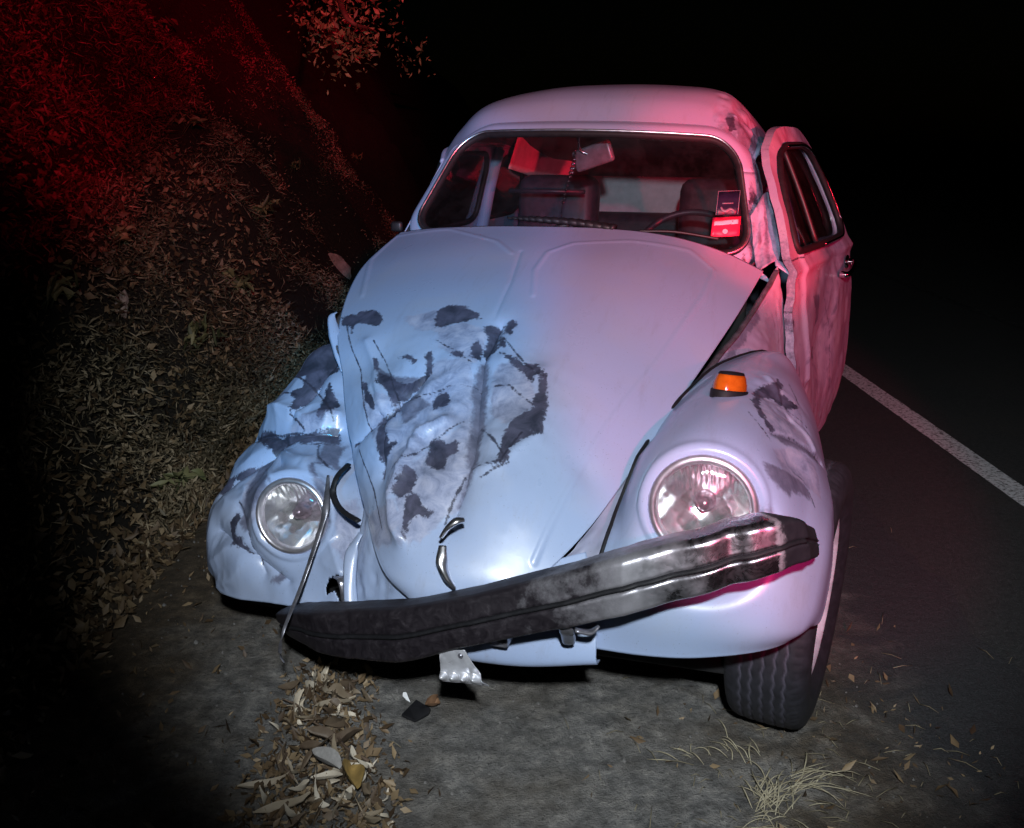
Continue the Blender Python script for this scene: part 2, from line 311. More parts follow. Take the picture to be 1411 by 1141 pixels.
BK = json.loads('{"hood":{"scratch":[[[-0.3628,0.7244],[-0.2602,0.8845],[-0.2162,0.9829]],[[-0.1943,0.9645],[-0.0874,0.896],[-0.0253,0.891]],[[-0.1769,0.7415],[-0.0565,0.8182]],[[-0.1451,1.1851],[-0.0682,1.065],[-0.0178,1.0082]],[[0.0308,1.0141],[0.1169,1.1149],[0.0704,1.1599]],[[0.0287,1.1645],[0.0147,1.2393],[0.0109,1.2785]],[[-0.3162,1.1648],[-0.2051,1.2607],[-0.1392,1.3294]],[[-0.0216,0.6998],[0.0681,0.8117],[0.1298,0.8593]],[[-0.0152,0.8981],[0.0555,0.8868],[0.1311,0.9392]],[[-0.48,0.6171],[-0.3693,0.8808],[-0.2816,1.1002]],[[0.037,1.1491],[0.1018,1.1215],[0.1286,1.0285]]],"dark":[[[-0.5122,0.5743],[-0.495,0.5657],[-0.4606,0.5818],[-0.4585,0.5643],[-0.417,0.5708],[-0.3791,0.6061],[-0.3638,0.6598],[-0.4063,0.6419],[-0.4403,0.6166],[-0.4511,0.6341],[-0.4469,0.6677],[-0.4694,0.6205],[-0.4947,0.6084]],[[-0.1977,0.6815],[-0.2141,0.6086],[-0.1949,0.5828],[-0.15,0.5843],[-0.1046,0.6178],[-0.0851,0.6457],[-0.1132,0.6429],[-0.1165,0.6606],[-0.1608,0.6717],[-0.181,0.685]],[[-0.0628,0.6763],[-0.0182,0.6616],[-0.0216,0.6998],[-0.0106,0.7642],[-0.0294,0.7923],[-0.0433,0.7812],[-0.0462,0.7259]],[[-0.0141,0.6558],[-0.0029,0.6453],[0.0099,0.669],[0.0105,0.7111],[-0.0104,0.6914]],[[-0.0115,0.7177],[0.0002,0.7205],[0.0108,0.7591],[-0.0049,0.7464]],[[0.0038,0.7792],[0.0448,0.8046],[0.0765,0.8283],[0.106,0.8218],[0.1324,0.8552],[0.1584,0.9386],[0.1622,1.0009],[0.1634,1.0219],[0.1453,1.0154],[0.1344,1.04],[0.1142,1.0255],[0.0953,1.032],[0.1117,0.9773],[0.1384,0.9484],[0.1275,0.9394],[0.1392,0.9081],[0.1292,0.8683],[0.1096,0.8462],[0.1127,0.8753],[0.0995,0.8703],[0.0973,0.8517],[0.0666,0.8367],[0.0397,0.8122]],[[-0.3431,0.8041],[-0.3128,0.8718],[-0.2733,0.8842],[-0.2295,0.9065],[-0.198,0.9056],[-0.1668,0.8652],[-0.1696,0.8261],[-0.1827,0.7946],[-0.173,0.7882],[-0.1543,0.8363],[-0.1584,0.8753],[-0.1794,0.9006],[-0.2105,0.9433],[-0.2237,0.9643],[-0.2287,0.9905],[-0.2511,0.9451],[-0.287,0.9193]],[[-0.2695,0.8036],[-0.2387,0.7954],[-0.2042,0.8197],[-0.2102,0.8277],[-0.2395,0.806]],[[-0.1209,0.9467],[-0.111,0.9255],[-0.0937,0.9161],[-0.0753,0.9451],[-0.0764,0.9585],[-0.0974,0.9635],[-0.1062,0.9737]],[[-0.0796,1.0846],[-0.0793,1.0699],[-0.0567,1.0669],[-0.0426,1.08],[-0.0152,1.073],[-0.0043,1.1093],[-0.0231,1.1203],[-0.0157,1.1571],[-0.0408,1.1576],[-0.0626,1.1467],[-0.0705,1.1163]],[[-0.1114,1.1687],[-0.1008,1.1708],[-0.0803,1.1874],[-0.0775,1.2228],[-0.098,1.2382],[-0.1116,1.2393],[-0.1152,1.208]],[[-0.0842,1.2415],[-0.0655,1.2291],[-0.0389,1.2542],[-0.0164,1.2532],[-0.0223,1.2695],[-0.045,1.2631],[-0.0641,1.2875],[-0.0633,1.3207],[-0.0754,1.2828]],[[-0.3544,1.1617],[-0.2763,1.0773],[-0.2218,0.982],[-0.2092,0.9734],[-0.216,0.9953],[-0.2504,1.0439],[-0.3135,1.1355],[-0.3477,1.1671]],[[-0.2603,1.0324],[-0.2143,1.0868],[-0.203,1.1181],[-0.1832,1.1022],[-0.1857,1.1377],[-0.1855,1.2121],[-0.1928,1.2248],[-0.204,1.1756],[-0.2439,1.119]],[[-0.0735,0.7597],[-0.0633,0.7385],[-0.047,0.7694],[-0.045,0.7978],[-0.0634,0.7964]],[[-0.1084,0.787],[-0.0894,0.7876],[-0.0904,0.8026],[-0.1051,0.8031]],[[-0.3511,0.9155],[-0.3332,0.9173],[-0.3123,0.9555],[-0.2819,0.9901],[-0.2838,1.0093],[-0.3148,0.9936],[-0.3262,0.9638]],[[0.0953,1.032],[0.1115,0.9947],[0.1522,1.0265],[0.1348,1.0531],[0.1163,1.0781],[0.1085,1.1144],[0.0957,1.1222],[0.0974,1.0898]]],"mid":[[[-0.0379,0.8091],[-0.0215,0.7907],[0.0108,0.9068],[0.0337,0.9965],[0.0433,1.0781],[0.0542,1.1381],[0.0313,1.138],[0.016,1.0847],[-0.0006,1.0018],[-0.0279,0.9056],[-0.0355,0.8447]],[[0.0542,1.1381],[0.047,1.1647],[0.0392,1.2137],[0.0314,1.2337],[0.034,1.1885],[0.036,1.1436]],[[-0.3209,0.8522],[-0.2461,0.891],[-0.1753,0.8734],[-0.2016,0.932],[-0.2642,0.934]],[[-0.2162,0.9829],[-0.1728,0.9363],[-0.1309,0.9631],[-0.1745,1.0349]]],"scuff":[[[-0.298,0.6298],[-0.2232,0.6075],[-0.1815,0.6811],[-0.2209,0.7006],[-0.2737,0.6684]],[[-0.1944,0.691],[-0.1235,0.6684],[-0.0654,0.6862],[-0.0404,0.8109],[-0.0727,0.8221],[-0.1461,0.7721]],[[-0.3419,0.964],[-0.198,0.953],[-0.1493,0.825],[-0.0605,0.8044],[0.0006,1.0136],[-0.0682,1.065],[-0.1124,1.1603],[-0.1168,1.2551],[-0.204,1.1756],[-0.289,1.0805]],[[-0.0682,1.065],[0.0006,1.0136],[0.032,1.1422],[0.0417,1.2293],[0.0069,1.2723],[-0.0297,1.3186],[-0.0659,1.33],[-0.1071,1.2504],[-0.1015,1.1515]],[[0.0147,0.8112],[0.104,0.8459],[0.1359,0.939],[0.0884,1.0065],[0.0366,0.9798],[0.0161,0.878]],[[-0.2477,1.3416],[-0.1113,1.2519],[-0.0724,1.2903],[-0.0875,1.3514],[-0.1707,1.3769],[-0.2072,1.366]]],"valley":[[[-0.029,0.67],[-0.0298,0.8029],[-0.0001,0.9405],[0.0386,1.1156],[0.0392,1.2137],[0.0285,1.2739]],[[-0.3394,1.1497],[-0.2646,1.0616],[-0.2166,0.9795],[-0.1647,0.8753]],[[-0.2605,1.0218],[-0.2202,1.0881],[-0.1912,1.2142]]],"ridge":[[[-0.0624,1.0147],[-0.1219,1.0669],[-0.1221,1.1632],[-0.1211,1.2389],[-0.0951,1.3022],[-0.0707,1.3242]],[[-0.3813,0.7274],[-0.2573,1.0027],[-0.2033,1.1306]],[[0.1182,0.8363],[0.1558,0.9276],[0.1602,1.0235],[0.1018,1.1215],[0.049,1.1521]]],"line":[[[0.0151,0.5173],[-0.0158,0.3638],[-0.0087,0.2312],[0.0473,0.1497],[0.2054,0.0864],[0.3711,0.0671],[0.4493,0.1353],[0.4368,0.2855],[0.3635,0.6302],[0.2723,1.0353],[0.212,1.2863]],[[-0.4907,0.4725],[-0.57,0.2292],[-0.5643,0.0364],[-0.3756,0.0206],[-0.1798,0.1504],[-0.1104,0.2482]],[[-0.0873,0.2309],[-0.0639,0.4318],[-0.0543,0.6347]]],"dent":[[[-0.0952,1.007]],[[-0.3316,0.8171]],[[0.052,0.941]],[[0.2845,1.0439]]]},"fender_r":{"scratch":[[[-0.0594,0.6565],[0.0041,0.6316],[0.0734,0.597]],[[0.0094,0.8522],[0.0746,0.7804],[0.1537,0.6441]],[[0.0703,0.9442],[0.1503,0.9547],[0.2039,1.0019]],[[-0.0519,0.8182],[0.015,0.8978]],[[-0.0266,0.4775],[0.0277,0.5371]]],"dark":[[[-0.0642,0.6973],[-0.0587,0.6302],[-0.0467,0.582],[-0.0486,0.5229],[-0.0366,0.5302],[-0.0273,0.5951],[-0.0074,0.5741],[0.0098,0.5671],[0.0275,0.5567],[0.0164,0.6161],[-0.001,0.6476],[-0.0219,0.6477],[-0.0445,0.669],[-0.0426,0.7491],[-0.0191,0.7955],[0.0044,0.8246],[0.014,0.8522],[-0.0061,0.8418],[-0.032,0.791],[-0.0517,0.7555]]],"mid":[[[0.0094,0.8522],[0.0415,0.8175],[0.0783,0.7738],[0.1356,0.6665],[0.1334,0.7168],[0.0827,0.8283],[0.0391,0.863]],[[0.0179,0.9967],[0.076,0.9764],[0.1676,0.971],[0.1883,0.9941],[0.1043,1.0249],[0.0427,1.0196]]],"scuff":[[[-0.0599,0.6893],[-0.0439,0.5578],[0.03,0.5434],[0.0961,0.6785],[0.0704,0.7991],[0.0153,0.8483],[-0.022,0.799]],[[0.0222,0.9267],[0.1298,0.7648],[0.2046,0.9087],[0.1175,1.0035]],[[0.0015,1.0956],[0.0561,1.0531],[0.0629,1.078],[0.0161,1.1236]]],"line":[[[-0.0669,0.5533],[0.0199,0.6623],[0.1127,0.6847]],[[0.0104,0.8522],[0.0704,0.7991],[0.1537,0.6441]],[[0.001,1.0815],[0.0482,1.0711],[0.0671,1.0901]]],"dent":[[[-0.001,0.6476]],[[0.0899,0.9224]]]},"fender_l":{"scratch":[[[0.1496,0.4461],[0.0024,0.5626],[-0.12,0.6034]],[[-0.0166,0.3778],[-0.0946,0.4794],[-0.1524,0.5784]],[[0.0742,0.7761],[0.0059,0.6529],[-0.0226,0.6261]],[[0.1031,0.7922],[0.0283,0.8849],[-0.0057,0.957]],[[-0.1332,0.632],[-0.2332,0.7241]],[[-0.0271,0.5239],[-0.0763,0.5806]],[[0.0184,0.4166],[-0.0349,0.4638]]],"dark":[[[-0.0176,0.3632],[-0.0197,0.3093],[-0.057,0.2915],[-0.1058,0.3066],[-0.1402,0.4122],[-0.1094,0.4267],[-0.0937,0.4589],[-0.0725,0.4916],[-0.0702,0.5105],[-0.0456,0.502],[-0.0331,0.5194],[-0.0282,0.5059],[-0.036,0.4721],[-0.0197,0.4552],[-0.0201,0.4422],[-0.0493,0.4458],[-0.0521,0.4071],[-0.0166,0.3778],[-0.0113,0.3464]],[[-0.1152,0.5619],[-0.1178,0.4909],[-0.1234,0.4543],[-0.1376,0.4962],[-0.1557,0.5397],[-0.1411,0.5581],[-0.1249,0.5673]],[[0.1477,0.4368],[0.0663,0.5056],[0.0108,0.5661],[-0.0255,0.5757],[-0.0999,0.5962],[-0.1663,0.5943],[-0.1837,0.6331],[-0.1249,0.6239],[-0.054,0.6124],[-0.0133,0.6097],[-0.0115,0.6383],[0.0089,0.6177],[0.1034,0.5125]],[[0.1844,0.6834],[0.122,0.6394],[0.042,0.6484],[-0.0054,0.6262],[-0.0098,0.6091],[-0.0178,0.6281],[0.0241,0.6633],[0.0996,0.671],[0.2301,0.5735]],[[0.093,0.8997],[0.1169,0.8404],[0.1051,0.8253],[0.0936,0.8306],[0.0871,0.8707],[0.052,0.8917],[0.0241,0.9233],[0.0511,0.9094],[0.0782,0.8982]]],"mid":[[[0.0773,0.7636],[0.0381,0.6493],[0.0035,0.6352],[-0.0718,0.7371],[-0.0024,0.8141],[0.0534,0.8661],[0.0838,0.8458]],[[-0.0386,0.9919],[-0.0669,0.9695],[-0.0745,0.9816],[-0.063,0.9941]],[[-0.1408,0.6175],[-0.218,0.6492],[-0.2531,0.7256],[-0.1912,0.6948]],[[-0.1742,0.6958],[-0.1933,0.7837],[-0.194,0.8433],[-0.1659,0.8868],[-0.1879,0.8133]]],"scuff":[[[-0.0236,0.5557],[-0.1557,0.5397],[-0.1658,0.5926],[-0.0256,0.5794]],[[0.1017,0.8088],[0.0587,0.6665],[-0.0438,0.7798],[0.0283,0.8849]],[[-0.2029,0.8134],[-0.264,0.805],[-0.2532,0.8763],[-0.24,0.921],[-0.2074,0.8925]]],"line":[[[0.1865,0.6861],[0.0935,0.6618],[-0.0054,0.6262]],[[0.156,0.4444],[-0.0226,0.5947],[-0.1688,0.6061]],[[-0.0367,0.536],[-0.0944,0.4699],[-0.1296,0.3633]],[[0.0514,0.4416],[-0.0766,0.5579],[-0.1601,0.5648]],[[0.1017,0.8088],[0.0283,0.8849],[-0.0148,0.9756]],[[-0.1973,0.7989],[-0.1855,0.8754],[-0.2394,0.9535]],[[0.1869,0.8426],[0.0374,0.9188],[-0.0908,0.9846]]],"ridge":[[[-0.026,0.8825],[-0.025,0.8148],[-0.0741,0.7253],[-0.0186,0.6344],[-0.1478,0.6787],[-0.1934,0.7589],[-0.1915,0.8134]]],"hole":[[[-0.199,0.9926],[-0.2104,0.965],[-0.2333,0.9569],[-0.2454,0.9685],[-0.2561,1.0091],[-0.2417,1.0194],[-0.2228,0.99],[-0.2026,1.0026]]]},"door":{"scratch":[[[-0.121,0.3547],[-0.127,0.2602],[-0.1014,0.1568]],[[-0.3277,0.6912],[-0.3496,0.5112],[-0.1814,0.2714]],[[-0.4708,0.5276],[-0.4539,0.4841]],[[-0.0703,0.5395],[0.0875,0.3948],[0.1175,0.1837]],[[-0.4552,0.6803],[-0.0656,0.6838]]],"dark":[[[-0.4708,0.5082],[-0.4556,0.4993],[-0.4709,0.4769]],[[-0.1209,0.3595],[-0.0898,0.3542],[-0.1002,0.323],[-0.1346,0.3235]]],"mid":[[[0.0933,1.0287],[0.2859,1.0384],[0.3567,0.9785],[0.1941,1.017]],[[-0.2248,0.5372],[-0.1391,0.5368],[-0.0805,0.4445],[-0.1256,0.4279]]],"scuff":[[[-0.135,0.3091],[-0.0844,0.3006],[-0.0107,0.149],[-0.1079,0.1684]],[[0.1131,0.315],[0.1487,0.3073],[0.1558,0.1336],[0.081,0.1515]]],"line":[[[-0.3383,0.7002],[-0.3644,0.5356],[-0.3134,0.3023]]],"dent":[[[-0.0515,0.3681]],[[0.0997,0.6966]]]},"roof":{"dark":[[[0.3992,0.1274],[0.4244,0.1289],[0.4406,0.0922],[0.4188,0.0638]],[[0.431,0.0415],[0.4418,0.0506],[0.4525,0.0085],[0.4437,0.0014]]],"mid":[[[0.438,0.1364],[0.4823,0.1379],[0.5311,0.0838],[0.5044,0.0013],[0.4607,0.0515]]],"scuff":[[[0.4217,0.2161],[0.5119,0.2836],[0.4257,1.5099],[0.5097,0.009],[0.4528,0.0597]]]},"quarter":{"dark":[],"mid":[[[-0.034,0.6303],[-0.0284,0.4672],[-0.0799,0.2461],[-0.0905,0.1802],[-0.0623,0.2085],[-0.0119,0.4536],[-0.0161,0.5906]]],"scuff":[[[-0.01,0.4946],[-0.0055,0.3767],[0.0401,0.3836],[0.0241,0.4616]]]},"bumper":[[[-0.4235,-0.5,0.2831],[-0.4049,-0.5,0.2306]],[[-0.3431,-0.57,0.3279],[-0.3307,-0.57,0.2483]],[[-0.2534,-0.62,0.3659],[-0.239,-0.62,0.2639]],[[-0.0475,-0.69,0.4389],[-0.0471,-0.69,0.3176]],[[0.1088,-0.725,0.5014],[0.1146,-0.725,0.3965]],[[0.2941,-0.745,0.5813],[0.3023,-0.745,0.4739]],[[0.3979,-0.75,0.6276],[0.4039,-0.75,0.5148]],[[0.4652,-0.745,0.6516],[0.4734,-0.745,0.5422]],[[0.5773,-0.73,0.6884],[0.5894,-0.73,0.5859]],[[0.6458,-0.705,0.7075],[0.6598,-0.705,0.6111]],[[0.6888,-0.66,0.7029],[0.7061,-0.66,0.6189]],[[0.7089,-0.6,0.6697],[0.7241,-0.6,0.6033]],[[0.723,-0.54,0.632],[0.7344,-0.54,0.5859]]],"pts":{"tab":[[-0.444,-0.08,0.7493],[-0.4651,-0.05,0.7835],[-0.4951,-0.01,0.8276],[-0.5234,0.03,0.8673],[-0.5179,0.05,0.8778]],"seal":[[-0.2999,-0.36,0.6038],[-0.3001,-0.42,0.5925],[-0.3008,-0.44,0.5614],[-0.2676,-0.47,0.5383],[-0.212,-0.5,0.529]],"strip":[[-0.3268,-0.41,0.5916],[-0.3048,-0.47,0.5376],[-0.3123,-0.5,0.4796],[-0.327,-0.56,0.3864],[-0.3171,-0.66,0.3344],[-0.3297,-0.66,0.2779],[-0.3209,-0.66,0.257]],"flange":[[-0.218,-0.48,0.4915],[-0.2311,-0.5,0.4552],[-0.2246,-0.53,0.4004],[-0.2081,-0.56,0.3394]],"flap":[[-0.275,-0.5,0.3886],[-0.2437,-0.52,0.3932],[-0.2343,-0.53,0.3469],[-0.2391,-0.55,0.3351]],"handle_up":[[0.0381,-0.655,0.5855],[0.0538,-0.66,0.609],[0.0684,-0.655,0.6221],[0.0811,-0.645,0.6227]],"handle_lo":[[0.0407,-0.655,0.5677],[0.0443,-0.67,0.5442],[0.0548,-0.672,0.5114],[0.0668,-0.665,0.4868]],"signal":[[0.5329,-0.22,0.8064]],"stickers":[[0.42,0.7,1.072],[0.497,0.69,1.0284],[0.4204,0.73,1.1313],[0.4829,0.7,1.0757]],"plate":[[0.0473,-0.7,0.3658],[0.0983,-0.7,0.3772],[0.1449,-0.7,0.3031],[0.0458,-0.7,0.2971]],"handle_door":[[0.7332,1.4,0.8848],[0.7903,1.5,0.9092]],"mirror":[[-0.0946,0.98,1.2776],[0.0402,0.98,1.2552]]},"ground":{"shard":[[-0.229,2.037]],"chip":[[-0.259,2.115]],"curl":[[-0.198,2.061]],"heap":[[-0.508,1.649],[-0.519,1.837],[-0.516,2.001],[-0.5,2.208],[-0.408,2.174],[-0.354,1.972],[-0.306,1.788],[-0.276,1.649]],"greyleaf":[[-0.401,1.8]],"yellowleaf":[[-0.333,1.752]],"twig":[[-0.386,1.916],[-0.501,2.031],[-0.391,2.157],[-0.495,1.85]],"tuft":[[0.534,1.729],[0.615,1.8],[0.51,1.889],[0.538,1.656],[0.4,1.863]]},"bank":{"stone":[[-1.533,8.689,0.211],[-1.662,4.107,0.626]],"weed":[[-2.767,7.318,2.145],[-2.981,8.73,2.161],[-2.133,6.418,1.362],[-2.004,9.095,1.029],[-2.33,4.852,1.321],[-1.79,4.449,0.849],[-2.264,4.996,1.252],[-1.505,4.456,0.379],[-2.141,13.812,0.97],[-3.372,18.246,2.889],[-1.657,6.385,0.824],[-1.327,3.489,0.021],[-1.529,5.308,0.52],[-1.741,3.599,0.727]],"tree":[[-3.315,19.001,2.953]],"branch":[[-0.8,6.2,1.92]]}}')

# ------------------------------------------------------------------ scene helpers
def link(o, parent=None):
    scene.collection.objects.link(o)
    if parent is not None:
        o.parent = parent
    return o

def tag(o, label=None, cat=None, group=None, kind=None):
    if label: o['label'] = label
    if cat: o['category'] = cat
    if group: o['group'] = group
    if kind: o['kind'] = kind
    return o

def empty(name, loc=(0, 0, 0), rz=0, parent=None):
    o = bpy.data.objects.new(name, None)
    o.location = loc
    o.rotation_euler = (0, 0, rz)
    o.empty_display_size = .05
    return link(o, parent)

def mesh(name, verts, faces, smooth=True, mats=None, fm=None):
    me = bpy.data.meshes.new(name)
    me.from_pydata([tuple(v) for v in np.asarray(verts).reshape(-1, 3).tolist()], [], [tuple(f) for f in faces])
    if smooth:
        me.polygons.foreach_set('use_smooth', np.ones(len(me.polygons), bool))
    for m_ in (mats or []):
        me.materials.append(m_)
    if fm is not None:
        me.polygons.foreach_set('material_index', np.asarray(fm, np.int32))
    me.update()
    return me

def obj(name, me, mat=None, parent=None):
    o = bpy.data.objects.new(name, me)
    if mat is not None:
        me.materials.append(mat)
    return link(o, parent)

def grid_faces(n, m, hole=None, close_u=False, close_v=False):
    i, j = np.meshgrid(np.arange(n if close_v else n - 1), np.arange(m if close_u else m - 1), indexing='ij')
    i2, j2 = (i + 1) % n, (j + 1) % m
    f = np.stack([i * m + j, i * m + j2, i2 * m + j2, i2 * m + j], -1).reshape(-1, 4)
    if hole is not None:
        h = hole.ravel()
        f = f[~(h[f].any(1))]
    return f

def attr(me, name, vals):
    a = me.attributes.new(name, 'FLOAT', 'POINT')
    a.data.foreach_set('value', np.ascontiguousarray(vals, np.float32).ravel())

def grid_obj(name, P, mat, parent=None, hole=None, fields=None, thick=0.0, flip=False):
    n, m = P.shape[:2]
    f = grid_faces(n, m, hole)
    if flip:
        f = f[:, ::-1]
    me = mesh(name, P.reshape(-1, 3), f.tolist())
    for k, v in (fields or {}).items():
        attr(me, k, v)
    o = obj(name, me, mat, parent)
    if thick:
        md = o.modifiers.new('thickness', 'SOLIDIFY')
        md.thickness = thick
        md.offset = -1
    return o

def shell_obj(name, P, off, mat, parent, hole, fields):
    """front skin P, back skin P + off, closed along every open edge"""
    n, m = P.shape[:2]
    f = grid_faces(n, m, hole)
    k = n * m
    e = np.sort(np.concatenate([f[:, [0, 1]], f[:, [1, 2]], f[:, [2, 3]], f[:, [3, 0]]]), axis=1)
    d = np.concatenate([f[:, [0, 1]], f[:, [1, 2]], f[:, [2, 3]], f[:, [3, 0]]])
    _, inv, cnt = np.unique(e[:, 0] * k + e[:, 1], return_inverse=True, return_counts=True)
    b = d[cnt[inv] == 1]
    rim = np.stack([b[:, 1], b[:, 0], b[:, 0] + k, b[:, 1] + k], -1)
    F = np.concatenate([f, f[:, ::-1] + k, rim])
    V = np.concatenate([P.reshape(-1, 3), (P + off).reshape(-1, 3)])
    me = mesh(name, V, F.tolist())
    for a, v in fields.items():
        attr(me, a, np.concatenate([v.ravel(), v.ravel()]))
    me.set_sharp_from_angle(angle=R(50))
    return obj(name, me, mat, parent)

def tube_geo(path, rad, seg=10, closed=False, flat=1.0, up=(0, 0, 1)):
    p = np.asarray(path, float)
    n = len(p)
    rad = np.broadcast_to(np.asarray(rad, float), (n,))
    T = (np.roll(p, -1, 0) - np.roll(p, 1, 0)) if closed else np.gradient(p, axis=0)
    T /= np.maximum(np.linalg.norm(T, axis=1, keepdims=True), 1e-9)
    u = np.array(up, float)
    A = np.cross(T, u)
    bad = np.linalg.norm(A, axis=1) < 1e-3
    A[bad] = np.cross(T[bad], np.array([1., 0.2, 0]))
    A /= np.linalg.norm(A, axis=1, keepdims=True)
    B = np.cross(A, T)
    th = np.linspace(0, 2 * np.pi, seg, endpoint=False)
    V = p[:, None] + rad[:, None, None] * (np.cos(th)[None, :, None] * A[:, None] + flat * np.sin(th)[None, :, None] * B[:, None])
    F = grid_faces(n, seg, None, True, closed).tolist()
    if not closed:
        F.append(list(range(seg))[::-1])
        F.append([(n - 1) * seg + k for k in range(seg)])
    return V.reshape(-1, 3), F

def tube(name, path, rad, mat, parent=None, seg=10, closed=False, flat=1.0, up=(0, 0, 1), n=None):
    p = cr(path, n) if n else path
    V, F = tube_geo(p, rad if np.isscalar(rad) else (np.interp(np.linspace(0, 1, len(p)), np.linspace(0, 1, len(rad)), rad)), seg, closed, flat, up)
    return obj(name, mesh(name, V, F), mat, parent)

class MB:
    """collects simple solids into one mesh"""
    def __init__(s):
        s.v, s.f = [], []
    def add(s, V, F):
        o = sum(len(a) for a in s.v)
        s.v.append(np.asarray(V, float).reshape(-1, 3))
        s.f += [[k + o for k in f] for f in F]
    def box(s, lo, hi, bev=0.0, M=None):
        lo, hi = np.array(lo, float), np.array(hi, float)
        b = min(bev, .45 * float((hi - lo).min()))
        V, F = [], []
        if b <= 0:
            V = [(x, y, z) for x in (lo[0], hi[0]) for y in (lo[1], hi[1]) for z in (lo[2], hi[2])]
            F = [[0, 1, 3, 2], [4, 6, 7, 5], [0, 4, 5, 1], [2, 3, 7, 6], [0, 2, 6, 4], [1, 5, 7, 3]]
        else:
            import bmesh
            bm = bmesh.new()
            bmesh.ops.create_cube(bm, size=1)
            for v in bm.verts:
                v.co = Vector([(lo[k] + hi[k]) / 2 + v.co[k] * (hi[k] - lo[k]) for k in range(3)])
            bmesh.ops.bevel(bm, geom=list(bm.edges), offset=b, segments=3, affect='EDGES', profile=.5)
            bm.verts.index_update()
            V = [tuple(v.co) for v in bm.verts]
            F = [[v.index for v in f.verts] for f in bm.faces]
            bm.free()
        V = np.array(V, float)
        if M is not None:
            V = np.array([tuple(M @ Vector(v)) for v in V])
        s.add(V, F)
        return s
    def tube(s, path, rad, seg=8, closed=False, flat=1.0, n=None, up=(0, 0, 1)):
        p = cr(path, n) if n else np.asarray(path, float)
        if not np.isscalar(rad):
            rad = np.interp(np.linspace(0, 1, len(p)), np.linspace(0, 1, len(rad)), rad)
        s.add(*tube_geo(p, rad, seg, closed, flat, up))
        return s
    def lathe(s, prof, M, seg=48, closed=True):
        """revolve (r, h) round the local z axis of M"""
        pr = np.asarray(prof, float)
        th = np.linspace(0, 2 * np.pi, seg, endpoint=False)
        V = np.stack([pr[:, None, 0] * np.cos(th), pr[:, None, 0] * np.sin(th), np.repeat(pr[:, 1:2], seg, 1)], -1).reshape(-1, 3)
        Mn = np.array(M)
        V = V @ Mn[:3, :3].T + Mn[:3, 3]
        s.add(V, grid_faces(len(pr), seg, None, True).tolist())
        return s
    def build(s, name, mat, parent=None, smooth=True, sharp=None):
        me = mesh(name, np.concatenate(s.v), s.f, smooth)
        if sharp:
            me.set_sharp_from_angle(angle=R(sharp))
        return obj(name, me, mat, parent)

def frame(c, axis, up=(0, 0, 1)):
    """matrix whose z axis is `axis`"""
    z = Vector(axis).normalized()
    x = Vector(up).cross(z)
    if x.length < 1e-4:
        x = Vector((1, 0, 0))
    x.normalize()
    y = z.cross(x)
    M = Matrix((x, y, z)).transposed().to_4x4()
    M.translation = Vector(c)
    return M

# ------------------------------------------------------------------ materials
def nmat(name):
    m_ = bpy.data.materials.new(name)
    m_.use_nodes = True
    t = m_.node_tree
    b = t.nodes['Principled BSDF']
    return m_, t, b
def nd(t, kind, **kw):
    n = t.nodes.new(kind)
    for k, v in kw.items():
        if k in n.inputs: n.inputs[k].default_value = v
        else: setattr(n, k, v)
    return n
def noise(t, scale, detail=6, rough=.6, coord='Object', dist=0.0):
    c = nd(t, 'ShaderNodeTexCoord')
    n = nd(t, 'ShaderNodeTexNoise')
    n.inputs['Scale'].default_value = scale
    n.inputs['Detail'].default_value = detail
    n.inputs['Roughness'].default_value = rough
    n.inputs['Distortion'].default_value = dist
    t.links.new(c.outputs[coord], n.inputs['Vector'])
    return n
def ramp(t, src, stops):
    r = nd(t, 'ShaderNodeValToRGB')
    e = r.color_ramp.elements
    e[0].position, e[0].color = stops[0][0], (*stops[0][1], 1)
    e[1].position, e[1].color = stops[-1][0], (*stops[-1][1], 1)
    for p, c in stops[1:-1]:
        k = e.new(p)
        k.color = (*c, 1)
    t.links.new(src, r.inputs[0])
    return r
def mixc(t, fac, a, b, mode='MIX'):
    n = nd(t, 'ShaderNodeMix', data_type='RGBA', blend_type=mode)
    for s_, v in ((0, fac), (6, a), (7, b)):
        if hasattr(v, 'links') or hasattr(v, 'is_linked'):
            t.links.new(v, n.inputs[s_])
        else:
            n.inputs[s_].default_value = (*v, 1) if isinstance(v, tuple) else v
    return n.outputs[2]
def mth(t, op, a, b=0.0, c=0.0):
    n = nd(t, 'ShaderNodeMath', operation=op)
    for k, v in enumerate((a, b, c)):
        if hasattr(v, 'is_linked'): t.links.new(v, n.inputs[k])
        else: n.inputs[k].default_value = v
    return n.outputs[0]
def bump(t, b, h, strength=.3, dist=.01):
    n = nd(t, 'ShaderNodeBump')
    n.inputs['Strength'].default_value = strength
    n.inputs['Distance'].default_value = dist
    t.links.new(h, n.inputs['Height'])
    t.links.new(n.outputs[0], b.inputs['Normal'])
def simple(name, col, rough=.5, metal=0.0, var=.25, scale=30, bstr=0.0, spec=.5):
    m_, t, b = nmat(name)
    n = noise(t, scale)
    lo = tuple(c * (1 - var) for c in col)
    hi = tuple(min(1, c * (1 + var)) for c in col)
    r = ramp(t, n.outputs[0], [(.3, lo), (.7, hi)])
    t.links.new(r.outputs[0], b.inputs['Base Color'])
    rr = mth(t, 'MULTIPLY_ADD', n.outputs[0], .25, rough - .125)
    t.links.new(rr, b.inputs['Roughness'])
    b.inputs['Metallic'].default_value = metal
    b.inputs['Specular IOR Level'].default_value = spec
    if bstr:
        bump(t, b, n.outputs[0], bstr, .004)
    return m_

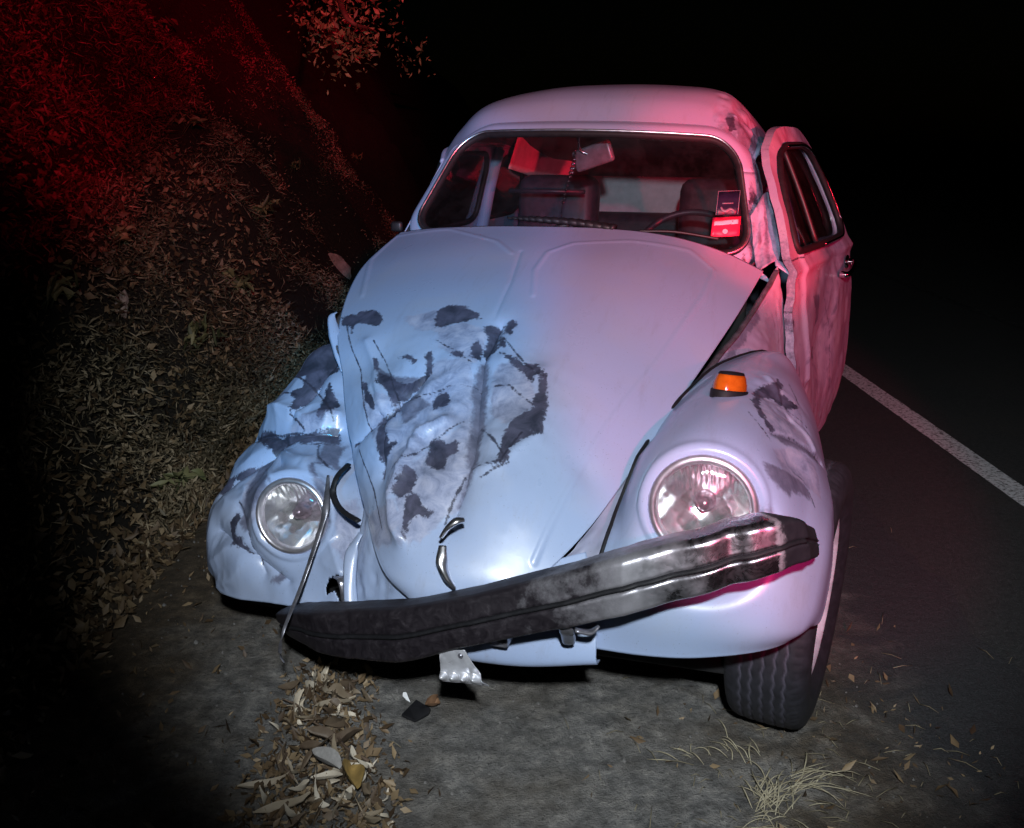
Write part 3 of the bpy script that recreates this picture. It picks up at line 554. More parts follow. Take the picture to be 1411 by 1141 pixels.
PAINT = (.305, .388, .575)
def paint_mat(name, col, dirt=.35):
    m_, t, b = nmat(name)
    def field(nm, amp, sc, soft, bias=.04):
        a = nd(t, 'ShaderNodeAttribute', attribute_name=nm)
        n = noise(t, sc, 6, .7, dist=.6)
        n_ = noise(t, sc * 5, 3, .6)
        v = mth(t, 'ADD', a.outputs['Fac'], mth(t, 'MULTIPLY', mth(t, 'SUBTRACT', n.outputs[0], .5), amp))
        v = mth(t, 'ADD', v, mth(t, 'MULTIPLY_ADD', n_.outputs[0], .5, -.25 + bias))
        mr = nd(t, 'ShaderNodeMapRange', interpolation_type='SMOOTHSTEP')
        mr.inputs['From Min'].default_value = .5 - soft
        mr.inputs['From Max'].default_value = .5 + soft
        t.links.new(v, mr.inputs['Value'])
        return mr.outputs[0], n
    fd, n1 = field('dark', 1.3, 30, .10, .10)
    fm, n2 = field('mid', 1.0, 22, .20, .10)
    fs, n3 = field('scuff', 1.8, 16, .22)
    big = noise(t, 5, 5, .6)
    base = mixc(t, mth(t, 'MULTIPLY', ramp(t, big.outputs[0], [(.45, (0, 0, 0)), (.75, (1, 1, 1))]).outputs[0], dirt), col, (.36, .38, .44))
    fine = noise(t, 160, 3, .7)
    base = mixc(t, mth(t, 'MULTIPLY', ramp(t, fine.outputs[0], [(.60, (0, 0, 0)), (.72, (1, 1, 1))]).outputs[0], .28), base, (.22, .22, .26))
    vo = nd(t, 'ShaderNodeTexVoronoi', Scale=95.0); tc_ = nd(t, 'ShaderNodeTexCoord'); t.links.new(tc_.outputs['Object'], vo.inputs['Vector'])
    chip = mth(t, 'MULTIPLY', mth(t, 'LESS_THAN', mth(t, 'MULTIPLY_ADD', fine.outputs[0], .10, vo.outputs['Distance']), .125), mth(t, 'GREATER_THAN', noise(t, 7, 4, .6).outputs[0], .52))
    base = mixc(t, mth(t, 'MULTIPLY', chip, .7), base, (.10, .095, .11))
    mp = nd(t, 'ShaderNodeMapping'); mp.inputs['Scale'].default_value = (34, 5, 9); mp.inputs['Rotation'].default_value = (.3, .5, .7); t.links.new(tc_.outputs['Object'], mp.inputs['Vector'])
    sn = nd(t, 'ShaderNodeTexNoise', Scale=1.0, Detail=5.0, Roughness=.7); t.links.new(mp.outputs[0], sn.inputs['Vector'])
    streak = ramp(t, sn.outputs[0], [(.56, (0, 0, 0)), (.72, (1, 1, 1))])
    base = mixc(t, mth(t, 'MULTIPLY', streak.outputs[0], .22), base, (.20, .21, .27))
    sc = ramp(t, n2.outputs[0], [(.34, (.11, .12, .19)), (.48, (.25, .27, .39)), (.68, (.42, .43, .55))])
    base = mixc(t, mth(t, 'MULTIPLY', fs, .72), base, sc.outputs[0])
    mm = ramp(t, n1.outputs[0], [(.3, (.055, .06, .10)), (.7, (.16, .17, .25))])
    base = mixc(t, mth(t, 'MULTIPLY', fm, .9), base, mm.outputs[0])
    dd = ramp(t, n3.outputs[0], [(.36, (.010, .011, .024)), (.64, (.075, .075, .125))])
    base = mixc(t, mth(t, 'MULTIPLY', fd, .94), base, dd.outputs[0])
    fx, n5 = field('scratch', .9, 60, .12, .0)
    base = mixc(t, mth(t, 'MULTIPLY', fx, .9), base, (.025, .026, .045))
    t.links.new(base, b.inputs['Base Color'])
    any_ = mth(t, 'MAXIMUM', mth(t, 'MAXIMUM', fd, fm), mth(t, 'MULTIPLY', fs, .6))
    rg = mth(t, 'MULTIPLY_ADD', any_, .22, mth(t, 'ADD', mth(t, 'MULTIPLY', streak.outputs[0], .15), mth(t, 'MULTIPLY_ADD', big.outputs[0], .34, .16)))
    t.links.new(rg, b.inputs['Roughness'])
    b.inputs['Coat Weight'].default_value = .25
    b.inputs['Coat Roughness'].default_value = .12
    h = mth(t, 'ADD', mth(t, 'MULTIPLY', any_, -.6), mth(t, 'MULTIPLY', fine.outputs[0], .15))
    bump(t, b, h, .35, .002)
    return m_
M = {}
M['paint'] = paint_mat('pale_blue_paint', PAINT)
M['dusty'] = paint_mat('dusty_scraped_paint', (.27, .285, .40), .8)
M['chrome'] = simple('chrome', (.78, .78, .82), .10, 1.0, .12, 20)
M['reflector'] = simple('lamp_reflector', (.96, .96, .99), .16, .90, .04, 30)
M['trim'] = simple('bright_trim', (.80, .80, .84), .34, 1.0, .08, 40)
M['bulb'] = simple('bulb_shield', (.30, .23, .27), .2, .6, .6, 90)
M['old_chrome'] = simple('dull_chrome', (.50, .49, .54), .24, 1.0, .4, 26, .15)
M['rubber'] = simple('black_rubber', (.010, .010, .012), .6, 0, .3, 60, .1, .25)
M['tyre'] = simple('tyre_rubber', (.014, .014, .020), .72, 0, .35, 40, .15)
_t = M['tyre'].node_tree; _b = _t.nodes['Principled BSDF']
_a = nd(_t, 'ShaderNodeAttribute', attribute_name='groove')
_l = _b.inputs['Base Color'].links[0].from_socket
_t.links.new(mixc(_t, mth(_t, 'MULTIPLY', _a.outputs['Fac'], .75), _l, (.085, .08, .11)), _b.inputs['Base Color'])
M['black'] = simple('black_plastic', (.010, .010, .012), .5, 0, .3, 40)
M['void'] = simple('dark_underbody', (.004, .004, .005), .9, 0, .4, 12)
M['mirror'] = simple('dusty_mirror_back', (.30, .24, .30), .35, .2, .3, 30, .1)
M['vinyl'] = simple('dark_vinyl', (.030, .032, .045), .45, 0, .3, 40, .1)
M['pale_vinyl'] = simple('pale_vinyl', (.60, .62, .66), .55, 0, .15, 18, .1)
M['steel'] = simple('painted_steel', (.50, .52, .58), .38, .2, .3, 22, .1)
M['plate'] = simple('plate_metal', (.62, .63, .68), .30, .55, .2, 30, .1)
M['bare'] = simple('torn_bare_metal', (.26, .26, .30), .32, .75, .45, 35, .25)
M['rim_dirt'] = simple('dusty_chrome', (.62, .60, .66), .38, .85, .25, 18, .1)
M['red_print'] = simple('red_sticker', (.62, .02, .08), .45, 0, .08, 20)
M['white_print'] = simple('white_print', (.75, .55, .62), .45, 0, .05, 20)
M['dark_print'] = simple('dark_sticker', (.012, .012, .035), .4, 0, .2, 40)
M['grey_print'] = simple('grey_print', (.16, .15, .20), .4, 0, .2, 40)

def glass_mat(name, tint=(1, 1, 1), refl=.06, rough=.02, dust=.02):
    m_ = bpy.data.materials.new(name)
    m_.use_nodes = True
    t = m_.node_tree
    t.nodes.remove(t.nodes['Principled BSDF'])
    o = [n for n in t.nodes if n.type == 'OUTPUT_MATERIAL'][0]
    tr = nd(t, 'ShaderNodeBsdfTransparent'); tr.inputs[0].default_value = (*tint, 1)
    gl = nd(t, 'ShaderNodeBsdfGlossy'); gl.inputs['Roughness'].default_value = rough
    fr = nd(t, 'ShaderNodeFresnel')
    ge = nd(t, 'ShaderNodeNewGeometry')
    t.links.new(mth(t, 'MULTIPLY_ADD', ge.outputs['Backfacing'], 1 / 1.45 - 1.45, 1.45), fr.inputs['IOR'])
    mx = nd(t, 'ShaderNodeMixShader')
    f2 = mth(t, 'ADD', fr.outputs[0], refl - .04)
    t.links.new(f2, mx.inputs[0]); t.links.new(tr.outputs[0], mx.inputs[1]); t.links.new(gl.outputs[0], mx.inputs[2])
    df = nd(t, 'ShaderNodeBsdfDiffuse'); df.inputs[0].default_value = (.5, .5, .52, 1)
    dn_ = noise(t, 9, 6, .7)
    mx2 = nd(t, 'ShaderNodeMixShader')
    t.links.new(mth(t, 'MULTIPLY', ramp(t, dn_.outputs[0], [(.40, (.2, .2, .2)), (.75, (1, 1, 1))]).outputs[0], dust), mx2.inputs[0])
    t.links.new(mx.outputs[0], mx2.inputs[1]); t.links.new(df.outputs[0], mx2.inputs[2])
    t.links.new(mx2.outputs[0], o.inputs[0])
    return m_
M['glass'] = glass_mat('window_glass', (.62, .66, .70))
M['lens'] = glass_mat('headlight_glass', (.97, .97, .98), .06, .02, .0)
m_, t, b = nmat('amber_lens')
b.inputs['Base Color'].default_value = (1.0, .23, .015, 1); b.inputs['Roughness'].default_value = .12
b.inputs['Transmission Weight'].default_value = .35; b.inputs['IOR'].default_value = 1.45
_n = noise(t, 50); t.links.new(ramp(t, _n.outputs[0], [(.3, (.48, .085, .006)), (.7, (.72, .15, .012))]).outputs[0], b.inputs['Base Color'])
b.inputs['Transmission Weight'].default_value = .2
M['amber'] = m_

def leaf_mat(name, lo, mid, hi, trans=.2):
    m_, t, b = nmat(name)
    a = nd(t, 'ShaderNodeAttribute', attribute_name='tint')
    n = noise(t, 40, 4)
    v = mth(t, 'ADD', a.outputs['Fac'], mth(t, 'MULTIPLY', mth(t, 'SUBTRACT', n.outputs[0], .5), .35))
    r = ramp(t, v, [(.05, lo), (.5, mid), (.95, hi)])
    t.links.new(r.outputs[0], b.inputs['Base Color'])
    b.inputs['Roughness'].default_value = .6
    return m_
M['leaf'] = leaf_mat('bank_leaves', (.036, .031, .018), (.125, .10, .060), (.34, .27, .175))
M['green'] = leaf_mat('weed_leaves', (.05, .06, .025), (.13, .14, .06), (.24, .22, .11))
M['dry'] = leaf_mat('dry_leaf', (.07, .045, .028), (.28, .225, .155), (.60, .54, .44))
M['litter'] = leaf_mat('leaf_crumbs', (.05, .030, .016), (.13, .085, .045), (.26, .19, .11))
M['straw'] = leaf_mat('straw', (.12, .10, .06), (.27, .235, .155), (.48, .44, .32))
M['grey_leaf'] = simple('grey_leaf', (.26, .25, .24), .7, 0, .25, 60, .3)
M['yellow_leaf'] = simple('yellow_leaf', (.40, .27, .09), .6, 0, .35, 40, .3)
M['brown_leaf'] = simple('brown_leaf', (.20, .11, .06), .6, 0, .4, 60, .3)
M['white_chip'] = simple('white_chip', (.85, .86, .88), .25, 0, .05, 30)
M['bark'] = simple('bark', (.09, .06, .04), .8, 0, .4, 40, .4)

# ground
m_, t, b = nmat('shoulder_ground')
c = nd(t, 'ShaderNodeTexCoord')
sep = nd(t, 'ShaderNodeSeparateXYZ'); t.links.new(c.outputs['Object'], sep.inputs[0])
n1, n2, n3, n4 = noise(t, 2.2, 8, .62), noise(t, 20, 8, .72), noise(t, 210, 3, .7), noise(t, 6.5, 7, .68, dist=.4)
grey = ramp(t, n2.outputs[0], [(.34, (.075, .074, .074)), (.50, (.185, .181, .175)), (.66, (.35, .335, .31))])
brown = ramp(t, n2.outputs[0], [(.30, (.022, .016, .010)), (.52, (.080, .058, .036)), (.74, (.19, .145, .095))])
# earth washes in from the bank and lies in patches right of the wheel
l_ = mth(t, 'ADD', mth(t, 'MULTIPLY', sep.outputs[0], -2.6), mth(t, 'MULTIPLY_ADD', n1.outputs[0], 3.2, -3.0))
r1 = mth(t, 'ABSOLUTE', mth(t, 'SUBTRACT', sep.outputs[0], .80))
r_ = mth(t, 'ADD', mth(t, 'MULTIPLY', r1, -3.4), mth(t, 'MULTIPLY_ADD', n4.outputs[0], 3.4, -.55))
mk = nd(t, 'ShaderNodeClamp'); t.links.new(mth(t, 'MAXIMUM', l_, mth(t, 'MULTIPLY', r_, .85)), mk.inputs[0])
col = mixc(t, ramp(t, n4.outputs[0], [(.42, (0, 0, 0)), (.62, (.75, .75, .75))]).outputs[0], grey.outputs[0], mixc(t, .5, grey.outputs[0], (.075, .068, .058)))
col = mixc(t, ramp(t, n1.outputs[0], [(.47, (0, 0, 0)), (.66, (.6, .6, .6))]).outputs[0], col, (.13, .105, .075))
col = mixc(t, mk.outputs[0], col, brown.outputs[0])
sp = ramp(t, n3.outputs[0], [(.62, (0, 0, 0)), (.70, (1, 1, 1))])
col = mixc(t, mth(t, 'MULTIPLY', sp.outputs[0], .30), col, (.34, .32, .29))
sp2 = ramp(t, noise(t, 90, 4, .65).outputs[0], [(.33, (1, 1, 1)), (.43, (0, 0, 0))])
col = mixc(t, mth(t, 'MULTIPLY', sp2.outputs[0], .6), col, (.03, .028, .026))
# worn edge: the shoulder turns into dark tar grit towards the road
ed = nd(t, 'ShaderNodeClamp'); t.links.new(mth(t, 'ADD', mth(t, 'MULTIPLY_ADD', sep.outputs[0], 3.2, -3.75), mth(t, 'MULTIPLY_ADD', n4.outputs[0], 2.2, mth(t, 'MULTIPLY', n2.outputs[0], .7))), ed.inputs[0])
col = mixc(t, ed.outputs[0], col, ramp(t, n3.outputs[0], [(.35, (.018, .019, .022)), (.62, (.045, .047, .052)), (.74, (.10, .10, .105))]).outputs[0])
t.links.new(col, b.inputs['Base Color']); b.inputs['Roughness'].default_value = .9
bump(t, b, mth(t, 'ADD', n2.outputs[0], mth(t, 'ADD', mth(t, 'MULTIPLY', n3.outputs[0], .6), n4.outputs[0])), .9, .014)
M['ground'] = m_
m_, t, b = nmat('asphalt')
n1, n2, n3 = noise(t, 1.4, 6), noise(t, 60, 6, .7), noise(t, 240, 3, .7)
col = ramp(t, n2.outputs[0], [(.3, (.016, .017, .018)), (.7, (.050, .052, .052))]).outputs[0]
col = mixc(t, mth(t, 'MULTIPLY', ramp(t, n3.outputs[0], [(.58, (0, 0, 0)), (.68, (1, 1, 1))]).outputs[0], .6), col, (.15, .15, .155))
col = mixc(t, mth(t, 'MULTIPLY', ramp(t, n1.outputs[0], [(.5, (0, 0, 0)), (.7, (1, 1, 1))]).outputs[0], .4), col, (.05, .045, .038))
t.links.new(col, b.inputs['Base Color']); b.inputs['Roughness'].default_value = .85
bump(t, b, mth(t, 'ADD', n2.outputs[0], n3.outputs[0]), .6, .006)
M['asphalt'] = m_
m_, t, b = nmat('road_paint')
n2 = noise(t, 55, 8, .75)
t.links.new(ramp(t, n2.outputs[0], [(.40, (.06, .06, .062)), (.50, (.74, .77, .80)), (.8, (.88, .90, .92))]).outputs[0], b.inputs['Base Color'])
b.inputs['Roughness'].default_value = .7
bump(t, b, n2.outputs[0], .5, .004)
M['line'] = m_
m_, t, b = nmat('bank_soil')
n1, n2 = noise(t, 3, 8, .65), noise(t, 30, 8, .7)
col = ramp(t, n2.outputs[0], [(.35, (.006, .005, .003)), (.65, (.030, .022, .014))]).outputs[0]
t.links.new(col, b.inputs['Base Color']); b.inputs['Roughness'].default_value = .95
bump(t, b, mth(t, 'ADD', n1.outputs[0], n2.outputs[0]), 1.0, .05)
M['soil'] = m_

# ------------------------------------------------------------------ ground, road, marking, hillside
# ==== BANK ====
def bank_h(x, y):
    d = np.maximum(0, -1.22 - x + .10 * np.sin(y * 1.3) + .22 * vnoise(x * 0 + 5, y, 1.1, 3))
    h = 1.30 * d ** 1.12
    h = np.where(h > 5.2, 5.2 + (h - 5.2) * .25, h)
    f = np.clip(d / .5, 0, 1)
    return h + f * (.50 * vnoise(x * 1.6, y * .5, .95, 5) + .36 * vnoise(x * 1.6, y * .45, .42, 6) + .16 * vnoise(x * 1.6, y * .6, .18, 8))
# ==== /BANK ====

def plane_grid(name, xs, ys, zf, mat):
    X, Y = np.meshgrid(xs, ys)
    P = np.stack([X, Y, zf(X, Y)], -1)
    return grid_obj(name, P, mat)
gx = np.r_[-60, -20, -8, -4, np.linspace(-2, 1.3, 180), 2, 4, 10, 40, 120]
gy = np.r_[-40, -10, -2, np.linspace(.6, 4.6, 200), 6, 8, 12, 25, 60, 200, 500]
def gz(X, Y):
    near = np.clip(1 - np.abs(X - .1) / 1.6, 0, 1) * np.clip(1 - np.abs(Y - 2.2) / 2.2, 0, 1)
    return near * (.010 * vnoise(X, Y, .21, 21) + .006 * vnoise(X, Y, .07, 22)) - .003
tag(plane_grid('ground', gx, gy, gz, M['ground']), kind='structure')
def road_edge(y): return 1.30 + .05 * vnoise(y * 0, y, .35, 31) + .03 * vnoise(y * 0, y, .09, 32)
ys = np.r_[np.linspace(-4, 14, 500), 20, 40, 120, 400]
P = np.stack([np.stack([road_edge(ys), ys, 0 * ys - .004], -1), np.stack([road_edge(ys) + .35, ys, 0 * ys + .012], -1), np.stack([0 * ys + 3.0, ys, 0 * ys + .012], -1), np.stack([0 * ys + 8.2, ys, 0 * ys + .012], -1)], 1)
tag(grid_obj('road', P, M['asphalt']), kind='structure')
P = np.stack([np.stack([0 * ys + x0 + .005 * vnoise(ys * 0 + x0, ys, .06, 33), ys, 0 * ys + .016], -1) for x0 in (1.885, 1.995)], 1)
tag(grid_obj('road_marking', P, M['line']), kind='structure')
m2, t2, b2 = nmat('worn_road_paint')
t2.links.new(ramp(t2, noise(t2, 30, 8, .75).outputs[0], [(.48, (.035, .036, .036)), (.62, (.16, .16, .16))]).outputs[0], b2.inputs['Base Color'])
P = np.stack([np.stack([0 * ys + x0, ys, 0 * ys + .016], -1) for x0 in (3.60, 3.68)], 1)
tag(grid_obj('road_marking', P, m2), kind='structure')
bx = np.r_[np.linspace(-1.05, -4.2, 170), np.linspace(-4.3, -9, 40), -20, -60]
by = np.r_[np.linspace(-2, 9, 330), np.linspace(9.1, 24, 120), 40, 90]
X, Y = np.meshgrid(bx, by)
P = np.stack([X, Y, bank_h(X, Y) - .012], -1)
tag(grid_obj('hillside', P, M['soil'], flip=True), kind='structure')

def leaf_batch(name, pts, nrm, size, mat, seed, aspect=.38, spread=1.0, lift=.02, curl=.25, tint=None, kind='stuff', stretch=None):
    """many small bent leaves as one mesh: 6 verts and 4 triangles each"""
    g = np.random.default_rng(seed)
    n = len(pts)
    d = g.normal(size=(n, 3)) * spread + nrm * .4
    if stretch is not None: d = d + stretch
    d /= np.linalg.norm(d, axis=1, keepdims=True)
    s = np.cross(d, g.normal(size=(n, 3)))
    s /= np.linalg.norm(s, axis=1, keepdims=True)
    u = np.cross(s, d)
    L = size * (.45 + g.random(n) ** 1.6 * 1.25)
    Wd = L * aspect * (.6 + .8 * g.random(n))
    b0 = pts + nrm * (lift * g.random(n))[:, None]
    l_, w_ = L[:, None], Wd[:, None]
    c_ = (curl * (g.random(n) - .2))[:, None] * l_
    V = np.stack([b0, b0 + d * l_ * .4 + s * w_ * .5 + u * c_ * .35, b0 + d * l_ * .4 - s * w_ * .5 + u * c_ * .35,
                  b0 + d * l_ * .45 - u * w_ * .12, b0 + d * l_ * .8 + u * c_ * .2, b0 + d * l_ + u * c_ * -.4], 1)
    base = np.arange(n)[:, None] * 6
    F = np.concatenate([base + np.array([0, 1, 3]), base + np.array([0, 3, 2]), base + np.array([1, 5, 3]), base + np.array([3, 5, 2])], 0)
    me = bpy.data.meshes.new(name)
    me.vertices.add(n * 6); me.vertices.foreach_set('co', V.reshape(-1).astype(np.float32))
    nf = len(F)
    me.loops.add(nf * 3); me.loops.foreach_set('vertex_index', F.reshape(-1).astype(np.int32))
    me.polygons.add(nf); me.polygons.foreach_set('loop_start', np.arange(0, nf * 3, 3, dtype=np.int32))
    me.update(calc_edges=True)
    tv = g.random(n) if tint is None else np.clip(tint + (g.random(n) - .5) * .5, 0, 1)
    attr(me, 'tint', np.repeat(tv, 6))
    o = obj(name, me, mat)
    if kind: o['kind'] = kind
    return o

def bank_points(n, x0, x1, y0, y1, seed, dens=None):
    g = np.random.default_rng(seed)
    x = x1 - (x1 - x0) * g.random(n) ** 1.25
    y = y0 + (y1 - y0) * g.random(n) ** 1.5
    if dens is not None:
        k = g.random(n) < dens(x, y); x, y = x[k], y[k]
    e = .01
    z = bank_h(x, y)
    nx = -(bank_h(x + e, y) - bank_h(x - e, y)) / (2 * e)
    ny = -(bank_h(x, y + e) - bank_h(x, y - e)) / (2 * e)
    N = np.stack([nx, ny, np.ones_like(nx)], -1)
    N /= np.linalg.norm(N, axis=1, keepdims=True)
    return np.stack([x, y, z], -1), N
clump = lambda x, y: np.clip(.42 + 2.2 * vnoise(x * 1.5, y * .38, .50, 41) + 2.2 * vnoise(x * 1.6, y * .5, .20, 42), .03, 1)
p_, n_ = bank_points(260000, -5.2, -1.18, .6, 12, 51, clump)
leaf_batch('undergrowth', p_, n_, .023, M['leaf'], 52, .30, 1.0, .09, .3, .30 + .9 * (vnoise(p_[:, 0], p_[:, 1], .5, 43) + .2))
p_, n_ = bank_points(130000, -5.0, -1.12, .6, 9, 53, clump)
leaf_batch('grass', p_, n_, .060, M['leaf'], 54, .07, .8, .02, .5, None, 'stuff', np.array([.2, 0, -.5]))
p_, n_ = bank_points(30000, -3.2, -1.10, .5, 6, 55)
leaf_batch('leaf_litter', p_, n_, .034, M['litter'], 56, .45, 1.0, .03, .4, None)

# ================================================================== THE CAR
car = empty('wrecked_car', (.0142, 2.3851, 0), R(-16.6))
tag(car, 'pale blue rounded two-door car with crumpled bonnet, bent bumper and driver door ajar', 'car')
PB = BK

def fields(P, key):
    A, B = metric(P)
    out = {}
    for k in ('dark', 'mid', 'scuff'):
        v = np.full(A.shape, -1.0)
        for poly in PB.get(key, {}).get(k, []):
            v = np.maximum(v, -sdf_poly(A, B, poly))
        out[k] = np.clip(.5 + v / .030, -.5, 1.5)
    v = np.full(A.shape, -1.0)
    for l in PB.get(key, {}).get('scratch', []):
        v = np.maximum(v, .0022 - dist_line(A, B, l))
    out['scratch'] = np.clip(.5 + v / .012, -.5, 1.5)
    return A, B, out

def gauss(A, B, c, r): return np.exp(-(((A - c[0]) ** 2 + (B - c[1]) ** 2) / (r * r)))

# ---------------- hood
P = hood_base(260, 260)
A, B, F = fields(P, 'hood')
N = normals(P); N = np.where((N @ np.array([0, -1, 1]))[..., None] < 0, -N, N)
h = np.zeros(A.shape)
K = PB['hood']
for c, r, d in zip([q[0] for q in K['dent']], (.17, .085, .06, .04), (-.032, -.018, -.012, -.007)):
    h += d * gauss(A, B, c, r)
reg = np.clip(gauss(A, B, K['dent'][0][0], .20) * 1.4, 0, 1)
for l, w, d in zip(K['valley'], (.020, .016, .016), (-.024, -.014, -.012)):
    h += d * 1.1 * np.exp(-dist_line(A, B, l) / w)
for l, w, d in zip(K['ridge'], (.020, .022, .018), (.024, .010, .010)):
    h += d * 1.1 * np.exp(-dist_line(A, B, l) / w)
for l, w, d in zip(K['line'], (.006, .006, .006), (.0022, .0022, -.0022)):
    h += d * np.exp(-(dist_line(A, B, l) / w) ** 2)
h += reg * (-.030 * np.abs(vnoise(A + .3 * B, B, .085, 61)) - .012 * np.abs(vnoise(A, B - .5 * A, .042, 62)) + .003 * vnoise(A, B, .016, 63))
h += .0025 * vnoise(A, B, .16, 64)
P = P + N * h[..., None]
hood = grid_obj('hood', P, M['paint'], car, None, F, .007)
# turned-out flange torn from the left edge
def at(P, A, B, a, b):
    i = np.argmin((A - a) ** 2 + (B - b) ** 2)
    return P.reshape(-1, 3)[i]
PT = PB['pts']
hh_ = tube('hood_handle', PT['handle_up'], [.006, .009, .011, .007], M['trim'], hood, 12, False, .6, n=20)
tube('hood_handle', PT['handle_lo'], [.008, .012, .012, .006], M['trim'], hood, 12, False, .6, n=24)
mb = MB()
e0 = P[60:92, 0]
mb.tube(e0 + np.stack([-.012 * np.sin(np.linspace(0, np.pi, 32)), 0 * np.linspace(0, 1, 32), -.006 + 0 * np.linspace(0, 1, 32)], -1), [.003, .010, .008, .003], 8)
mb.build('torn_edge', M['bare'], hood)
tube('bent_lip', PT['tab'], [.004, .014, .018, .010, .003], M['paint'], hood, 8, False, .35, n=30)

# ---------------- fenders with headlights
def headlight(side, parent):
    c, ax, rad = HL_R if side > 0 else HL_L
    ax = ax / np.linalg.norm(ax)
    Mx = frame(c, ax)
    mb = MB()
    q = [(rad * 1.06, -.030), (rad * 1.07, -.004), (rad * 1.055, .006), (rad * 1.01, .011), (rad * .94, .012), (rad * .88, .006), (rad * .87, -.004), (rad * .90, -.012)]
    mb.lathe(cr(q, 30), Mx, 72)
    o = mb.build('headlight', M['rim_dirt'], parent)
    rr = np.linspace(rad * .92, .006, 50); th = np.linspace(0, 2 * np.pi, 320, endpoint=False)
    Rr, T = np.meshgrid(rr, th, indexing='ij')
    x, y = Rr * np.cos(T), Rr * np.sin(T)
    z = -.010 - .058 * (1 - (Rr / (rad * .92)) ** 2) + .00026 * np.sin(x * 620) * np.clip(y / rad * 2.5 - .2, 0, 1) + .0018 * np.sin(x * 62 + 1) * np.cos(y * 55 + .5) + .0007 * np.sin(x * 150) * np.cos(y * 140)
    V = np.stack([x, y, z], -1).reshape(-1, 3) @ np.array(Mx)[:3, :3].T + np.array(Mx)[:3, 3]
    obj('reflector', mesh('reflector', V, grid_faces(50, 320, None, True).tolist()), M['reflector'], o)
    mb = MB()
    mb.lathe([(.0005, -.018), (.008, -.019), (.013, -.024), (.014, -.044), (.017, -.047), (.021, -.052), (.021, -.070)], Mx, 32)
    mb.build('bulb_cap', M['bulb'], o)
    # glass: shallow dome, moulded flutes across the top
    rr = np.linspace(.0005, rad * .925, 40)
    th = np.linspace(0, 2 * np.pi, 120, endpoint=False)
    Rr, T = np.meshgrid(rr, th, indexing='ij')
    x, y = Rr * np.cos(T), Rr * np.sin(T)
    z = .002 + .018 * (1 - (Rr / (rad * .925)) ** 2)
    fl = np.clip((y / rad - .45) / .25, 0, 1)
    z = z + fl * .0011 * np.sin(x / rad * 70)
    V = np.stack([x, y, z], -1).reshape(-1, 3) @ np.array(Mx)[:3, :3].T + np.array(Mx)[:3, 3]
    obj('lens', mesh('lens', V, grid_faces(40, 120, None, True).tolist()), M['lens'], o)
    return o

def make_fender(side, key):
    P, hole, r, near = fender_base(side, 230, 180)
    A, B, F = fields(P, key)
    N = normals(P); N = np.where((N @ np.array([side * .8, -.7, .5]))[..., None] < 0, -N, N)
    h = np.zeros(A.shape)
    rad = (HL_R if side > 0 else HL_L)[2]
    keep = np.where(near, np.clip((r - rad * 1.05) / (rad * .5), 0, 1), 1)
    K = PB[key]
    if side > 0:
        for c, rr, d in zip([q[0] for q in K['dent']], (.07, .06), (-.012, -.010)):
            h += d * gauss(A, B, c, rr)
        for l, w, d in zip(K['line'], (.010, .008, .010), (.006, -.006, -.008)):
            h += d * np.exp(-(dist_line(A, B, l) / w) ** 2)
        rg = gauss(A, B, K['dent'][0][0], .11)
        h += rg * (.008 * vnoise(A, B, .04, 71) + .004 * vnoise(A, B, .018, 72)) + .002 * vnoise(A, B, .12, 73)
    else:
        for k_, l in enumerate(K['line']):
            h += (-.024, -.026, -.018, .020, -.018, .016, -.020)[k_ % 7] * np.exp(-dist_line(A, B, l) / .022)
        for l in K['ridge']:
            h += .014 * np.exp(-(dist_line(A, B, l) / .012) ** 2)
        h += .016 * vnoise(A + B * .3, B, .15, 75) - .026 * np.abs(vnoise(A + B * .5, B - A * .4, .10, 76)) - .004 * np.abs(vnoise(A, B, .035, 77))
        for poly in K['hole']:
            hole = hole | (sdf_poly(A, B, poly) < 0)
    P = P + N * (h * keep)[..., None]
    # raised lip round the lamp opening
    w = np.exp(-((r - rad * 1.16) / (rad * .07)) ** 2) * near
    P = P + N * (w * .006)[..., None]
    return grid_obj('fender', P, M['paint'], car, hole, F, .004, side < 0), P
fr, FRP = make_fender(1, 'fender_r')
fr['label'] = 'fairly straight front fender with amber turn signal'
fl, FLP = make_fender(-1, 'fender_l')
fl['label'] = 'crumpled front fender pushed back and down'
headlight(1, car)['label'] = 'intact round headlight behind the raised bumper end'
headlight(-1, car)['label'] = 'round headlight sunk in the crumpled fender'
# beads of black welt along the fender seams
tube('fender_welt', FRP[:, 0][::6] + np.array([-.004, -.002, .004]), .0045, M['rubber'], fr, 8)
# turn signal
c = np.array(PT['signal'][0])
d_ = np.linalg.norm(FRP.reshape(-1, 3) - c, axis=1)
q = FRP.reshape(-1, 3)[np.argmin(d_)]
Mt = frame(q + np.array([0, 0, -.003]), (0.06, .20, 1))
mb = MB(); 
S_ = Matrix.Diagonal((.84, 1.2, .92, 1))
mb.lathe([(.0005, .014), (.043, .014), (.045, .011), (.044, -.03)], Mt @ S_, 40)
ts = mb.build('turn_signal', M['rubber'], car)
mb = MB(); mb.lathe([(.041, .014), (.040, .028), (.035, .044), (.031, .050), (.0005, .051)], Mt @ S_, 40).build('lens', M['amber'], ts)
mb = MB(); mb.lathe([(.032, .0495), (.029, .055), (.016, .0565), (.0005, .057)], Mt @ S_, 40).build('cap', M['rubber'], ts)

